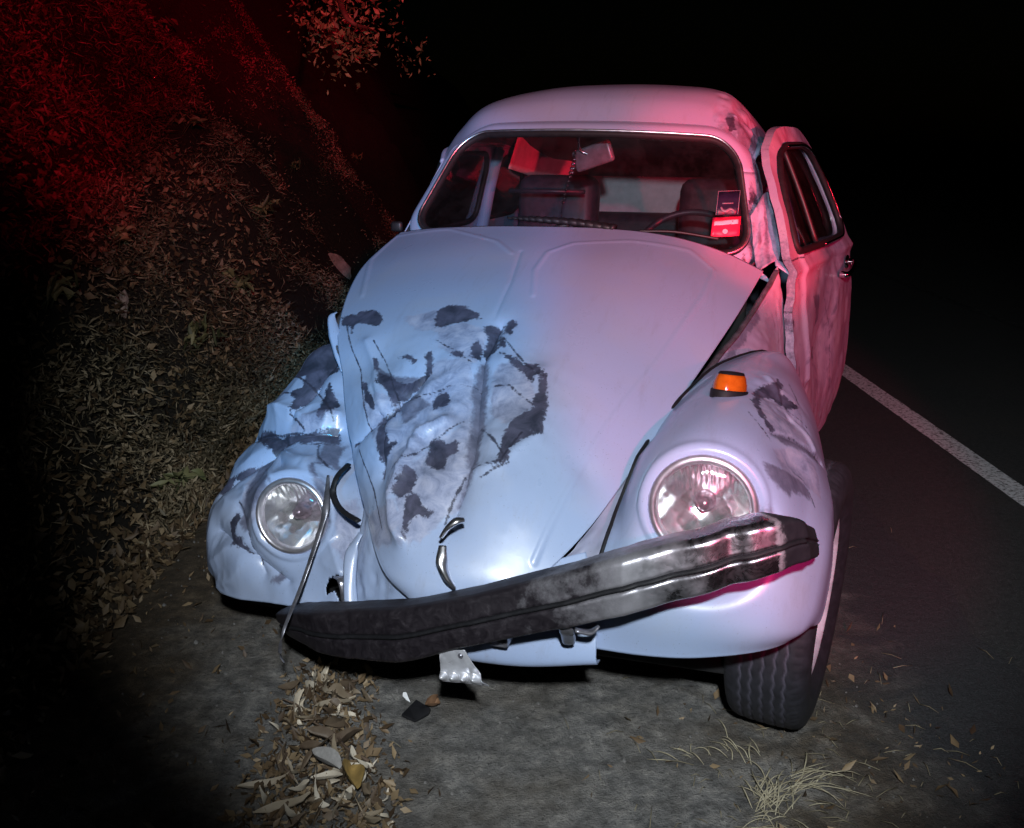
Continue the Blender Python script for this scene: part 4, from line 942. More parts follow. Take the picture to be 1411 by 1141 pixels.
# ---------------- quarter panels and front apron
P = quarter_base(180, 80); A, B, F = fields(P, 'quarter')
N = normals(P); N = np.where((N @ np.array([1, -.4, .4]))[..., None] < 0, -N, N)
P = P + N * (.004 * vnoise(A, B, .06, 81) + .003 * vnoise(A, B, .02, 82))[..., None]
qr = grid_obj('quarter_panel', P, M['dusty'], car, None, F, .004)
tube('bent_flange', P[8:110:4, 0] + np.array([.012, -.012, .010]) + .006 * np.stack([np.zeros(26), vnoise(np.arange(26.) * .05, np.zeros(26), .1, 5), vnoise(np.arange(26.) * .05, np.zeros(26), .1, 6)], -1), .009, M['bare'], qr, 8, False, .45)
QL = [
    [(-.60, .68, 1.0), (-.625, .68, .88), (-.635, .68, .70), (-.635, .68, .42)],
    [(-.575, .50, .955), (-.60, .50, .87), (-.62, .50, .75), (-.62, .45, .6)],
    [(-.56, .32, .90), (-.575, .30, .85), (-.59, .28, .77), (-.58, .25, .73)],
    [(-.48, .04, .81), (-.48, .04, .79), (-.48, .05, .77), (-.47, .07, .76)],
    [(-.385, -.13, .70), (-.385, -.12, .69), (-.38, -.11, .68), (-.37, -.10, .67)],
    [(-.30, -.27, .61), (-.305, -.26, .60), (-.31, -.24, .59), (-.315, -.21, .58)],
    [(-.20, -.43, .52), (-.22, -.42, .51), (-.24, -.38, .49), (-.27, -.34, .49)],
    [(-.10, -.545, .46), (-.15, -.53, .42), (-.20, -.50, .38), (-.22, -.46, .38)]]
P = surf(QL, 120, 50); A, B = metric(P); N = normals(P)
grid_obj('quarter_panel', P + N * (.006 * vnoise(A, B, .06, 83))[..., None], M['paint'], car, None, None, .004, True)
AP = [
    [(-.23, -.42, .53), (-.12, -.535, .51), (0, -.59, .50), (.15, -.58, .50), (.29, -.50, .52)],
    [(-.235, -.47, .43), (-.11, -.565, .42), (0, -.598, .41), (.17, -.595, .41), (.325, -.548, .43)],
    [(-.22, -.515, .325), (-.1, -.572, .318), (0, -.600, .308), (.17, -.602, .310), (.335, -.590, .336)],
    [(-.21, -.48, .30), (-.1, -.53, .295), (0, -.555, .286), (.17, -.56, .288), (.335, -.55, .312)]]
P = surf(AP, 90, 140); A, B = metric(P); N = normals(P); N = np.where((N @ np.array([0, -1, .2]))[..., None] < 0, -N, N)
cr_ = np.exp(-((A + .19) / .10) ** 2)
P = P + N * (cr_ * (.014 * vnoise(A, B * .4, .035, 85) + .006 * vnoise(A, B, .02, 86)))[..., None]
ap = grid_obj('front_apron', P, M['paint'], car, None, None, .004)
# torn metal hanging at the crushed corner
tube('rubber_seal', PT['seal'], .0075, M['rubber'], car, 10, False, .5, n=40)
tube('hanging_strip', PT['strip'], [.003, .009, .008, .005, .004, .004, .003], M['bare'], car, 8, False, .35, n=60)
tube('torn_flange', PT['flange'], [.008, .016, .014, .016], M['paint'], car, 10, False, .4, n=40)
tube('bent_flap', PT['flap'], [.006, .016, .014, .005], M['bare'], car, 10, False, .35, n=30)

# ---------------- bumper
rows = PB['bumper']
top = cr([r_[0] for r_ in rows], 340); bot = cr([r_[1] for r_ in rows], 340)
T_ = np.gradient((top + bot) / 2, axis=0); T_ /= np.linalg.norm(T_, axis=1, keepdims=True)
D_ = bot - top
O_ = np.cross(D_, T_); O_ /= np.linalg.norm(O_, axis=1, keepdims=True)
O_ = np.where((O_ @ np.array([0, -1, 0]))[:, None] < 0, -O_, O_)
prof = np.array([(.03, -.060), (.0, -.050), (-.012, -.030), (-.004, -.006), (.02, .002), (.06, .0075), (.10, .0095), (.40, .0130), (.44, .0115), (.465, .0050), (.535, .0050), (.56, .0115), (.60, .0130), (.90, .0085), (.95, .0055), (.99, -.002), (1.005, -.010), (1.005, -.034), (.99, -.050), (.97, -.058)])
_pl = np.r_[0, np.cumsum(np.linalg.norm(np.diff(prof * np.array([.1, 1]), axis=0), axis=1))]
_pt = np.unique(np.r_[np.linspace(0, _pl[-1], 100), _pl])
pp = np.stack([np.interp(_pt, _pl, prof[:, 0]), np.interp(_pt, _pl, prof[:, 1])], -1)
for _ in range(2): pp[1:-1] = .25 * pp[:-2] + .5 * pp[1:-1] + .25 * pp[2:]
s_ = np.linspace(0, 1, 340)
P = top[:, None] + D_[:, None] * pp[None, :, :1] + O_[:, None] * pp[None, :, 1:]
S2, Q2 = np.meshgrid(s_ * 1.1, pp[:, 0] * .1, indexing='ij')
dn = -.016 * np.exp(-((s_ - .675) / .022) ** 2) - .009 * np.exp(-((s_ - .60) / .02) ** 2) - .004 * np.abs(np.sin(s_ * 37)) * (s_ > .2) - .010 * np.exp(-((s_ - .10) / .05) ** 2)
nz = .010 * vnoise(S2, Q2, .07, 91) * np.exp(-((S2 / 1.1 - .655) / .07) ** 2) + .003 * vnoise(S2, Q2, .05, 92) + .0015 * vnoise(S2, Q2, .018, 93)
P = P + O_[:, None] * (dn[:, None] + nz)[..., None]
fe = np.clip((s_ - .90) / .10, 0, 1)[:, None, None] ** 1.5
Pf = top[:, None] + D_[:, None] * pp[None, :, :1] + O_[:, None] * np.minimum(pp[None, :, 1:], .006)
grv = np.where((pp[:, 0] > .40) & (pp[:, 0] < .58) & (pp[:, 1] > -.02), .004, 0)[None, :, None]
P = P * (1 - fe) + (Pf + O_[:, None] * grv) * fe
m_, t, b = nmat('bumper_chrome')
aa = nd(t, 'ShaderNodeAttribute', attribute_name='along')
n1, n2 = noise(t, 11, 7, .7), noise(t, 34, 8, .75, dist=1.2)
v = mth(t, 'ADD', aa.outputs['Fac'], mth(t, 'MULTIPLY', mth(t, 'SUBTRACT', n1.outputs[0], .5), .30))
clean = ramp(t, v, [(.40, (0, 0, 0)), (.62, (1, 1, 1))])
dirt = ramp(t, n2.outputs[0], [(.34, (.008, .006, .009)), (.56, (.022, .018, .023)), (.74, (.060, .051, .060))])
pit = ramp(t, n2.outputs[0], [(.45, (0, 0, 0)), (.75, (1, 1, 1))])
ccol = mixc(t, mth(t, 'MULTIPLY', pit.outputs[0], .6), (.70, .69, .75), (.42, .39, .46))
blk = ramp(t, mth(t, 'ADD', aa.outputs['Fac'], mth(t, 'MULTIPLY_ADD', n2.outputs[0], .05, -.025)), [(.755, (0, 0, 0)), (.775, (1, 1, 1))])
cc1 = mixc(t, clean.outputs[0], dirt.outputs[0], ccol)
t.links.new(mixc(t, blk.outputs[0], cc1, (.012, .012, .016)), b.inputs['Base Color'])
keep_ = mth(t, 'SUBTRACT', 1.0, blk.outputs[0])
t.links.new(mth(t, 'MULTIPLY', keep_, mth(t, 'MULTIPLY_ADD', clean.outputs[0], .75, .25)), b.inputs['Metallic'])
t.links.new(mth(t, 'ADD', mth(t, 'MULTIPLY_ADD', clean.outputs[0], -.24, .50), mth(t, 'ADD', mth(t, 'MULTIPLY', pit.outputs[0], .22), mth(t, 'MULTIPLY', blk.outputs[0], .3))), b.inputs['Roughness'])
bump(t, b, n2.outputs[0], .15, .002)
P = P[:331]
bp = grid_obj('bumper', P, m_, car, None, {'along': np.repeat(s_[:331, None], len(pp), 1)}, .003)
# black strip in the groove, rubber end cap, brackets
k0 = [i for i, v_ in enumerate(pp[:, 0]) if .445 <= v_ <= .535 and .3 < i / len(pp) < .7]
mid = P[:, k0].mean(1) + O_[:331] * .0035
e_ = P[-1]; ec = e_.mean(0)
obj('end_plate', mesh('end_plate', np.vstack([e_, ec[None]]), [[i, (i + 1) % len(e_), len(e_)] for i in range(len(e_))]), M['rubber'], bp)
tube('rub_strip', mid[6:-46], .0075, M['rubber'], bp, 8, False, .6)
for k in (118,):
    a = P[k, -1]
    MB().box(a + np.array([-.018, .01, -.045]), a + np.array([.018, .10, .015]), .004).build('bumper_bracket', M['bare'], bp)
k = 140
a = P[k, len(pp) - 14]
mb = MB(); mb.tube([a + np.array([0, -.006, .03]), a + np.array([.004, -.006, -.01]), a + np.array([.0, .03, -.045]), a + np.array([-.006, .06, -.075])], [.010, .014, .014, .012], 8, False, .35, 24)
mb.tube([a + np.array([.02, -.004, -.01]), a + np.array([.045, .01, -.018]), a + np.array([.06, .02, -.008])], [.008, .010, .004], 8, False, .5, 12)
mb.build('torn_bracket', M['bare'], bp)
# crumpled plate hanging under the bar
q = np.array(PT['plate'])
n = 60
U, V_ = np.meshgrid(np.linspace(0, 1, n), np.linspace(0, 1, n))
P = (q[0] * (1 - U[..., None]) + q[1] * U[..., None]) * (1 - V_[..., None]) + (q[3] * (1 - U[..., None]) + q[2] * U[..., None]) * V_[..., None]
P = P + np.array([0, -1, .25]) * (.010 * np.exp(-((V_ - .82) / .10) ** 2) * (1 + .8 * np.sin(U * 26)) + .004 * vnoise(U, V_, .2, 95) - .012 * V_ ** 2)[..., None]
pl = grid_obj('licence_plate', P, M['plate'], car, None, None, .0015)
mb = MB(); mb.lathe([(.0005, .004), (.004, .0035), (.006, 0)], frame(P[9, 44] + np.array([0, -.001, 0]), (0, -1, .1)), 16).build('bolt', M['bare'], pl)

# ---------------- cowl, windshield surround, roof, sides
H0 = hood_base(8, 61)[0]
def ws_pt(u, v):
    BL, TL, TR, BR = map(np.array, ((-.548, .672, 1.030), (-.428, .870, 1.326), (.436, .863, 1.309), (.512, .672, .985)))
    p = (BL * (1 - u) + BR * u) * (1 - v) + (TL * (1 - u) + TR * u) * v
    s = 2 * u - 1
    return p + np.array([0, -.055 * (1 - s * s), .030 * (1 - s * s) * (1 - v) + .014 * (1 - s * s) * v])
rowB = np.array([ws_pt(u, -.03 - .10 * max(0, abs(2 * u - 1) - .8) / .2) for u in np.linspace(-.035, 1.05, 61)])
rowA = H0 + np.array([0, .007, -.003])
mid_ = (rowA + rowB) / 2 + np.array([0, 0, .004])
grid_obj('cowl', np.stack([cr(np.stack([rowA[i], mid_[i], rowB[i]]), 10) for i in range(61)], 1), M['paint'], car, None, None, .004)
r0, r1, r2 = ws_ring(200, -.004), ws_ring(200, .030), ws_ring(200, .052) + np.array([0, .020, 0])
r3 = ws_ring(200, .066) + np.array([0, .085, -.004])
P = cr(np.stack([r0, r1, r2, r3]), 22)
P = np.concatenate([P, P[:, :1]], 1)
sd = np.clip((P[..., 0] - .46) / .03, 0, 1) * np.clip((P[..., 2] - .99) / .05, 0, 1)
P = P + np.array([.8, -.5, 0]) * (sd * (.010 * vnoise(P[..., 2], P[..., 1], .07, 97) + .005 * vnoise(P[..., 2], P[..., 1], .03, 98)))[..., None]
fd = np.clip((P[..., 0] - .485) / .02, 0, 1)
stripe = vnoise(P[..., 2] * .35, P[..., 0] + P[..., 1], .020, 99) + .3
F = {'dark': np.where(fd > .4, .25 + stripe * .35, -.5), 'mid': np.where(fd > .3, .1 + stripe * .75, -.5), 'scuff': np.where(fd > .2, .55, -.5)}
grid_obj('windshield_frame', P, M['paint'], car, None, F, .004, True)
P = roof_base(170, 170); A, B, F = fields(P, 'roof')
N = normals(P); N = np.where((N @ np.array([0, -.2, 1]))[..., None] < 0, -N, N)
sd = np.clip((P[..., 0] - .34) / .08, 0, 1) * np.clip((1.35 - P[..., 1]) / .25, 0, 1)
P = P + N * (sd * (.024 * vnoise(P[..., 1], P[..., 0], .09, 101) + .014 * vnoise(P[..., 1], P[..., 0] * 1.5, .035, 102)) + .002 * vnoise(A, B, .2, 103))[..., None]
tear = sd * (vnoise(P[..., 1] * .5, P[..., 2] + P[..., 0], .03, 104) + .5)
F['mid'] = np.maximum(F['mid'], np.clip(tear * 1.0 - .22, -.5, 1)); F['scuff'] = np.maximum(F['scuff'], np.clip(tear * 1.3 - .1, -.5, 1))
Yg, Zg = P[..., 1], P[..., 0]
hole = sdf_poly(P[..., 0], P[..., 1], smooth_poly([(-.30, 2.2), (.30, 2.2), (.34, 2.3), (.33, 2.42), (.27, 2.46), (-.27, 2.46), (-.33, 2.42), (-.34, 2.3)])) < 0
grid_obj('roof', P, M['paint'], car, hole, F, .004)
RL = np.vstack([[-.600, .60, .96], [-.585, .70, 1.03], [-.535, .80, 1.17], P[:, 0]])
RR = np.vstack([[.600, .60, .93], [.580, .70, .99], [.530, .80, 1.13], P[:, -1]])

def side_panel(sg, edge):
    y = np.linspace(.66, 2.93, 190); z = np.linspace(0, 1, 110)
    Y, Tv = np.meshgrid(y, z)
    zr = np.interp(Y, edge[:, 1], edge[:, 2]); xt = np.interp(Y, edge[:, 1], np.abs(edge[:, 0]))
    Z = .30 + (zr - .30) * Tv
    holes = [[(1.66, 1.02), (1.68, 1.21), (1.74, 1.25), (1.98, 1.22), (2.08, 1.12), (2.10, 1.03), (2.0, 1.0), (1.7, 1.0)]]
    if sg < 0:
        holes.append([(.80, 1.0), (.86, 1.15), (.93, 1.25), (1.0, 1.27), (1.50, 1.265), (1.54, 1.22), (1.55, 1.02), (1.5, 1.0)])
    else:
        holes.append([(.69, .36), (.69, .98), (.80, 1.2), (.90, 1.27), (1.52, 1.268), (1.56, 1.2), (1.57, .6), (1.5, .42), (1.4, .36)])
    hole = np.zeros(Y.shape, bool)
    for h_ in holes: hole |= sdf_poly(Y, Z, smooth_poly(h_)) < 0
    wy = np.hypot(Y - 2.4, Z - .31) < .36
    hole |= wy
    zb = np.minimum(.95, zr - .03); xb = np.interp(Y, [.6, 1.5, 2.1, 2.5, 2.95], [.632, .645, .62, .56, .43])
    up = np.clip((Z - zb) / np.maximum(zr - zb, .01), 0, 1)
    X = xb + (xt - xb) * up ** 1.1 + .02 * np.sin(np.clip((Z - .28) / (zb - .28), 0, 1) * np.pi) * (Z < zb)
    o = grid_obj('side_panel', np.stack([sg * X, Y, Z], -1), M['paint'], car, hole, None, .004, sg > 0)
    for h_ in holes[:1] + (holes[1:] if sg < 0 else []):
        q_ = smooth_poly(h_)
        xx = lambda yy, zz: np.interp(yy, [.6, 1.5, 2.1], [.632, .645, .62]) + (np.interp(yy, edge[:, 1], np.abs(edge[:, 0])) - np.interp(yy, [.6, 1.5, 2.1], [.632, .645, .62])) * (np.clip((zz - .95) / (np.interp(yy, edge[:, 1], edge[:, 2]) - .95), 0, 1)) ** 1.1
        L3 = np.stack([sg * (xx(q_[:, 0], q_[:, 1]) + .002), q_[:, 0], q_[:, 1]], -1)
        tube('window_seal', L3, .011, M['rubber'], o, 8, True)
        cc = L3.mean(0)
        me = mesh('side_window', np.vstack([L3, cc[None]]), [[i, (i + 1) % len(L3), len(L3)] for i in range(len(L3))])
        obj('side_window', me, M['glass'], o)
    return o
spR = side_panel(1, RR); spL = side_panel(-1, RL)
for e, o in ((RL, spL), (RR, spR)):
    tube('rain_gutter', e[4:104:3] + np.array([.006 * np.sign(e[0, 0]), 0, -.004]), .008, M['paint'], o, 8)
# rear window
q_ = smooth_poly([(-.30, 2.2), (.30, 2.2), (.34, 2.3), (.33, 2.42), (.27, 2.46), (-.27, 2.46), (-.33, 2.42), (-.34, 2.3)])
tree_pts = P.reshape(-1, 3)
L3 = np.array([tree_pts[np.argmin(((tree_pts[:, :2] - a) ** 2).sum(1))] for a in q_])
for _ in range(4): L3 = .25 * np.roll(L3, 1, 0) + .5 * L3 + .25 * np.roll(L3, -1, 0)
cc = L3.mean(0) + np.array([0, .02, .02])
rw = obj('rear_window', mesh('rear_window', np.vstack([L3, cc[None]]), [[i, (i + 1) % len(L3), len(L3)] for i in range(len(L3))]), M['glass'], car)
tube('window_seal', L3, .013, M['rubber'], rw, 8, True)

PP = [[(.540, .622, .950), (.570, .650, .972), (.600, .69, .985)], [(.528, .668, .985), (.558, .70, 1.015), (.595, .73, 1.03)], [(.520, .69, 1.03), (.548, .735, 1.08), (.575, .78, 1.10)], [(.505, .73, 1.10), (.533, .775, 1.16), (.555, .82, 1.17)]]
P = surf(PP, 40, 24); A, B = metric(P); N = normals(P)
P = P + N * (.010 * vnoise(A, B, .04, 121) + .004 * vnoise(A, B, .016, 122))[..., None]
grid_obj('pillar_base', P, M['paint'], car, None, {'dark': np.full(A.shape, .05) + .5 * vnoise(A, B * .4, .02, 123), 'mid': np.full(A.shape, .30) + .7 * vnoise(A, B * .3, .018, 124), 'scuff': np.full(A.shape, .6)}, .004)
# windshield glass, seal, chrome trim
ring = ws_ring(200, -.002)
ck = []
for s in np.linspace(1, .0, 14):
    ck.append(np.array([ring.mean(0) * (1 - s) + ring * s])[0])
ck = np.array(ck)
s2 = (ck[..., 0] + .01) / .5
ck[..., 1] = ck[..., 1] - 0.0
ws = obj('windshield', mesh('windshield', ck.reshape(-1, 3), grid_faces(14, 200, None, True).tolist()), M['glass'], car)
nrm_ = np.array([0, -.83, .55])
tube('windshield_seal', ws_ring(200, .004) + nrm_ * .004, .012, M['rubber'], ws, 10, True)
tube('chrome_trim', ws_ring(200, .010) + nrm_ * .0150, .0050, M['trim'], ws, 10, True, .8)
# stickers low on the driver's side
st = [np.array(v_) for v_ in PT['stickers']]
def on_glass(x, z):
    k = np.argmin((ring[:, 0] - x) ** 2 + (ring[:, 2] - z) ** 2)
    BL, TL, TR, BR = map(np.array, ((-.548, .672, 1.030), (-.428, .870, 1.326), (.436, .863, 1.309), (.512, .672, .985)))
    best = min(((ws_pt(u, v)[0] - x) ** 2 + (ws_pt(u, v)[2] - z) ** 2, u, v) for u in np.linspace(.7, 1, 31) for v in np.linspace(0, .6, 41))
    p = ws_pt(best[1], best[2]); return np.array([x, p[1], z])
def patch(name, x0, x1, z0, z1, mat, parent, lift, tilt=0.0, nu=10):
    V, Fc = [], []
    for j in range(4):
        for i in range(nu):
            u, v = i / (nu - 1), j / 3
            x, z = x0 + (x1 - x0) * u, z0 + (z1 - z0) * v + tilt * u
            V.append(on_glass(x, z) + np.array([0, -.012, .008]) + nrm_ * lift)
    o = obj(name, mesh(name, V, grid_faces(4, nu).tolist()), mat, parent)
    md = o.modifiers.new('thickness', 'SOLIDIFY'); md.thickness = .0008
    return o
red = patch('sticker', .398, .478, 1.035, 1.089, M['red_print'], ws, .001, .004)
patch('sticker_band', .404, .472, 1.066, 1.078, M['white_print'], red, .0028, .006)
mb = MB(); mb.lathe([(.0005, 0), (.008, 0)], frame(on_glass(.437, 1.050) + np.array([0, -.012, .008]) + nrm_ * .003, nrm_), 20); mb.build('sticker_dot', M['white_print'], red)
dk = patch('sticker', .406, .468, 1.096, 1.160, M['dark_print'], ws, .001, .002)
mb = MB()
cs = [(.406, 1.096), (.406, 1.162), (.468, 1.164), (.468, 1.098)]
mb.tube([on_glass(*c_) + np.array([0, -.012, .008]) + nrm_ * .002 for c_ in cs[:4]], .0013, 6)
mb.build('sticker_border', M['grey_print'], dk)
mb = MB()
mb.tube([on_glass(x, z) + np.array([0, -.012, .008]) + nrm_ * .002 for x, z in ((.418, 1.118), (.424, 1.108), (.434, 1.106), (.445, 1.112), (.456, 1.108))], [.003, .005, .006, .005, .003], 6, n=16)
mb.tube([on_glass(x, z) + np.array([0, -.012, .008]) + nrm_ * .002 for x, z in ((.420, 1.128), (.452, 1.129))], .002, 6, n=6)
mb.build('sticker_emblem', M['grey_print'], dk)

# wipers lying low on the glass
def wiper(path, arm, blade_r, parent=car):
    a = tube('wiper', arm, .006, M['black'], parent, 8, n=24)
    p = cr(path, 70)
    if not np.isscalar(blade_r):
        k_ = np.arange(70)
        blade_r = np.interp(k_ / 69, np.linspace(0, 1, len(blade_r)), blade_r) * .95
        p = p + np.stack([0 * k_, -.0012 * np.sin(k_ * 1.3), .0012 * np.cos(k_ * 1.3)], -1)
        V, F_ = tube_geo(p, blade_r, 8, False, .7)
        obj('blade', mesh('blade', V, F_), M['black'], a)
    else:
        tube('blade', p, blade_r, M['black'], a, 8)
    return a
def gl(u, v, l=.02): return ws_pt(u, v) + nrm_ * l
wiper([gl(.31, .105, .030), gl(.40, .095, .034), gl(.52, .080, .038), gl(.635, .050, .042)], [gl(.36, -.05, .012), gl(.45, .02, .030), gl(.50, .06, .034)], [.005, .014, .018, .019])
wiper([gl(.70, .07, .026), gl(.80, .10, .026), gl(.92, .09, .026)], [gl(.68, -.05, .01), gl(.76, .02, .024), gl(.74, .05, .026)], .005)

# ---------------- interior
mb = MB(); mb.box((-.60, -.35, .20), (.60, 3.0, .24), .01)
mb.box((-.52, .50, .24), (.52, .56, .93), .01)
mb.build('floor_pan', M['void'], car)
mb = MB(); mb.box((-.54, .70, .86), (.50, .86, .985), .03); db = mb.build('dashboard', M['vinyl'], car, True, 40)
mb = MB()
th = np.linspace(0, 2 * np.pi, 60, endpoint=False)
Ms = frame((.30, 1.00, .93), (0, -.85, -.55))
Ms = frame((.30, 1.00, .93), (0, .80, -.60))
rg_ = np.stack([.19 * np.cos(th), .19 * np.sin(th), 0 * th], -1) @ np.array(Ms)[:3, :3].T + np.array(Ms)[:3, 3]
mb.tube(rg_, .011, 8, True)
mb.tube([rg_[0], np.array([.30, .98, .91]), rg_[30]], .010, 8)
mb.tube([np.array([.30, 1.0, .93]), np.array([.30, .86, .87])], .02, 8)
mb.build('steering_wheel', M['vinyl'], car)
def seat(x0, x1, y, ztop, mat, name='seat', back_t=.13):
    o = empty(name, ((x0 + x1) / 2, y, .24), 0, car)
    w = (x1 - x0) / 2
    MB().box((-w, -.48, .0), (w, .0, .22), .05).build('cushion', mat, o)
    MB().box((-w, -.04, .16), (w, back_t - .04, ztop - .24), .05, Matrix.Rotation(R(-8), 4, 'X')).build('backrest', mat, o)
    return o
s1 = seat(-.47, -.14, 1.50, 1.19, M['vinyl'])
MB().tube([(-.15, -.055, .885), (.15, -.055, .885)], .008, 8).build('head_roll', M['vinyl'], s1)
s2_ = seat(.19, .51, 1.44, 1.185, M['vinyl'])
seat(-.56, .56, 2.10, 1.005, M['vinyl'], 'rear_seat')
# pale rear bulkhead trim and pillar trims, dark headliner
MB().box((-.50, 2.30, .90), (.50, 2.33, 1.150), .012).build('bulkhead_trim', M['pale_vinyl'], car)
for sg in (-1, 1):
    Pq = surf([[(sg * .590, 1.72, 1.20), (sg * .545, 1.72, 1.335)], [(sg * .585, 1.95, 1.17), (sg * .535, 1.95, 1.325)], [(sg * .560, 2.15, 1.13), (sg * .500, 2.13, 1.27)], [(sg * .50, 2.30, 1.10), (sg * .40, 2.24, 1.24)]], 20, 12)
    grid_obj('pillar_trim', Pq - np.array([sg * .045, 0, 0]), M['pale_vinyl'], car, None, None, .004)
Pr = roof_base(60, 60)[4:44, 4:-4]
grid_obj('headliner', Pr - np.array([0, 0, .030]), M['vinyl'], car)
# door pillar inside
mb = MB(); mb.tube([(-.628, 1.60, .93), (-.585, 1.60, 1.14), (-.548, 1.60, 1.28)], .026, 8, n=10); mb.build('door_pillar', M['paint'], car)
# mirror
mb = MB(); a_, b_ = np.array(PT['mirror'][0]), np.array(PT['mirror'][1])
cm = (a_ + b_) / 2
mb.box((-.075, -.012, -.036), (.075, .012, .036), .012, Matrix.Translation(cm) @ Matrix.Rotation(R(-18), 4, 'Y') @ Matrix.Rotation(R(-20), 4, 'Z'))
mr_ = mb.build('rear_view_mirror', M['mirror'], car, True, 40)
MB().tube([(cm[0] - .04, .93, 1.37), (cm[0] - .045, .97, 1.29), cm], .005, 8, n=10).build('stem', M['old_chrome'], mr_)
# left outside mirror
mb = MB(); mb.box((-.640, .70, 1.028), (-.60, .72, 1.062), .010); mb.tube([(-.62, .71, 1.02), (-.60, .72, .98)], .006, 8, n=4)
mb.build('door_mirror', M['black'], car, True, 40)

# ---------------- door, ajar
P, hole, D_, Z_ = door_base(200, 160)
A, B, F = fields(P, 'door')
nx = np.array([math.cos(DOOR_A), -math.sin(DOOR_A), 0])
h = np.zeros(A.shape); K = PB['door']
for c, r_, d in zip([q[0] for q in K['dent']], (.16, .10), (-.035, -.020)): h += d * gauss(A, B, c, r_)
for l in K['line']: h += .012 * np.exp(-(dist_line(A, B, l) / .018) ** 2)
edge = np.clip((1 - D_ / .12), 0, 1)
h += .012 * vnoise(D_, Z_, .16, 111) + .005 * vnoise(D_, Z_, .05, 112) + edge * .007 * vnoise(D_, Z_, .04, 113)
F['mid'] = np.maximum(F['mid'], np.clip(edge * 1.2 * (vnoise(D_ * 2, Z_ * .4, .05, 114) + .5) - .15, -.5, 1))
F['scuff'] = np.maximum(F['scuff'], np.clip((vnoise(D_ * 1.5, Z_ * .25, .12, 115) * .8 + .25 + .35 * np.clip((.9 - Z_) * 2, 0, 1)), -.5, .9))
P = P + nx * h[..., None]
door = shell_obj('door', P, -nx * .024, M['dusty'], car, hole, F)
wq = smooth_poly(DOOR_WIN); W3 = door_pt(wq[:, 0], wq[:, 1]) + nx * .004
tube('window_seal', W3, .012, M['rubber'], door, 8, True)
tube('window_trim', W3[30:100] + nx * .010, .005, M['chrome'], door, 8)
W4 = W3 - nx * .020; cc = W4.mean(0)
obj('door_window', mesh('door_window', np.vstack([W4, cc[None]]), [[i, (i + 1) % len(W4), len(W4)] for i in range(len(W4))]), M['glass'], door)
tube('vent_post', [door_pt(.34, 1.0), door_pt(.345, 1.15), door_pt(.35, 1.30)], .008, M['black'], door, 8, n=10)
a = door_pt(.62, .875); b_ = door_pt(.78, .90)
mb = MB(); mb.tube([a + nx * .008, a + nx * .032, (a + b_) / 2 + nx * .038, b_ + nx * .032, b_ + nx * .010], [.012, .010, .009, .010, .012], 8, n=24)
mb.lathe([(.024, .0), (.022, .006), (.0005, .007)], frame(b_ + nx * .006, nx), 20)
mb.build('handle', M['chrome'], door)

# ---------------- wheels
def tyre_geo(zig=True):
    n = 288
    xs = np.array([-.062, -.066, -.074, -.088, -.092, -.090, -.082, -.074, -.066] + list(np.linspace(-.060, .060, 41)) + [.066, .074, .082, .090, .092, .088, .074, .066, .062])
    rs_ = np.array([.190, .193, .205, .235, .255, .275, .296, .305, .309] + [.3135 - .9 * x * x for x in np.linspace(-.060, .060, 41)] + [.309, .305, .296, .275, .255, .235, .205, .193, .190])
    th = np.linspace(0, 2 * np.pi, n, endpoint=False)
    X = np.repeat(xs[None], n, 0); Rr = np.repeat(rs_[None], n, 0); T = np.repeat(th[:, None], len(xs), 1)
    saw = np.abs((T * 48 / (2 * np.pi)) % 1 - .5) * 4 - 1
    G = np.zeros(X.shape)
    for g in (-.046, -.024, 0, .024, .046):
        w = np.exp(-((X - g - .0022 * saw) / .0026) ** 2)
        Rr = Rr - .0055 * w * (np.abs(X) < .061)
        G = np.maximum(G, w * (np.abs(X) < .061))
    rib = (np.abs(X) > .060) & (np.abs(X) < .076)
    Rr = Rr - rib * .003 * (((T * 96 / (2 * np.pi)) % 1) < .35)
    V = np.stack([X, Rr * np.cos(T), Rr * np.sin(T)], -1)
    me = mesh('tyre', V.reshape(-1, 3), grid_faces(n, len(xs), None, False, True).tolist())
    attr(me, 'groove', G)
    return me
Mw = frame((0, 0, 0), (1, 0, 0))
def wheel(loc, steer, camber, label=None):
    mb = MB()
    mb.lathe(cr([(.186, -.070), (.196, -.068), (.196, -.062), (.180, -.055), (.172, 0), (.180, .050), (.196, .060), (.197, .068), (.190, .072), (.181, .060), (.176, .040), (.160, .022), (.145, .020), (.125, .034), (.090, .040), (.0005, .040)], 80), Mw, 64)
    w = mb.build('wheel', M['steel'], car)
    w.location = loc; w.rotation_euler = (0, R(camber), R(steer))
    if label: w['label'] = label
    obj('tyre', tyre_geo(), M['tyre'], w)
    MB().lathe(cr([(.108, .038), (.108, .046), (.098, .056), (.060, .066), (.0005, .070)], 24), Mw, 48).build('hub_cap', M['chrome'], w)
    return w
fw = wheel((.700, -.100, .309), -9, 2.0, 'turned front wheel standing clear of the bumper')
wheel((-.59, .10, .308), 0, 0)
wheel((.66, 2.40, .308), 0, 0); wheel((-.66, 2.40, .308), 0, 0)
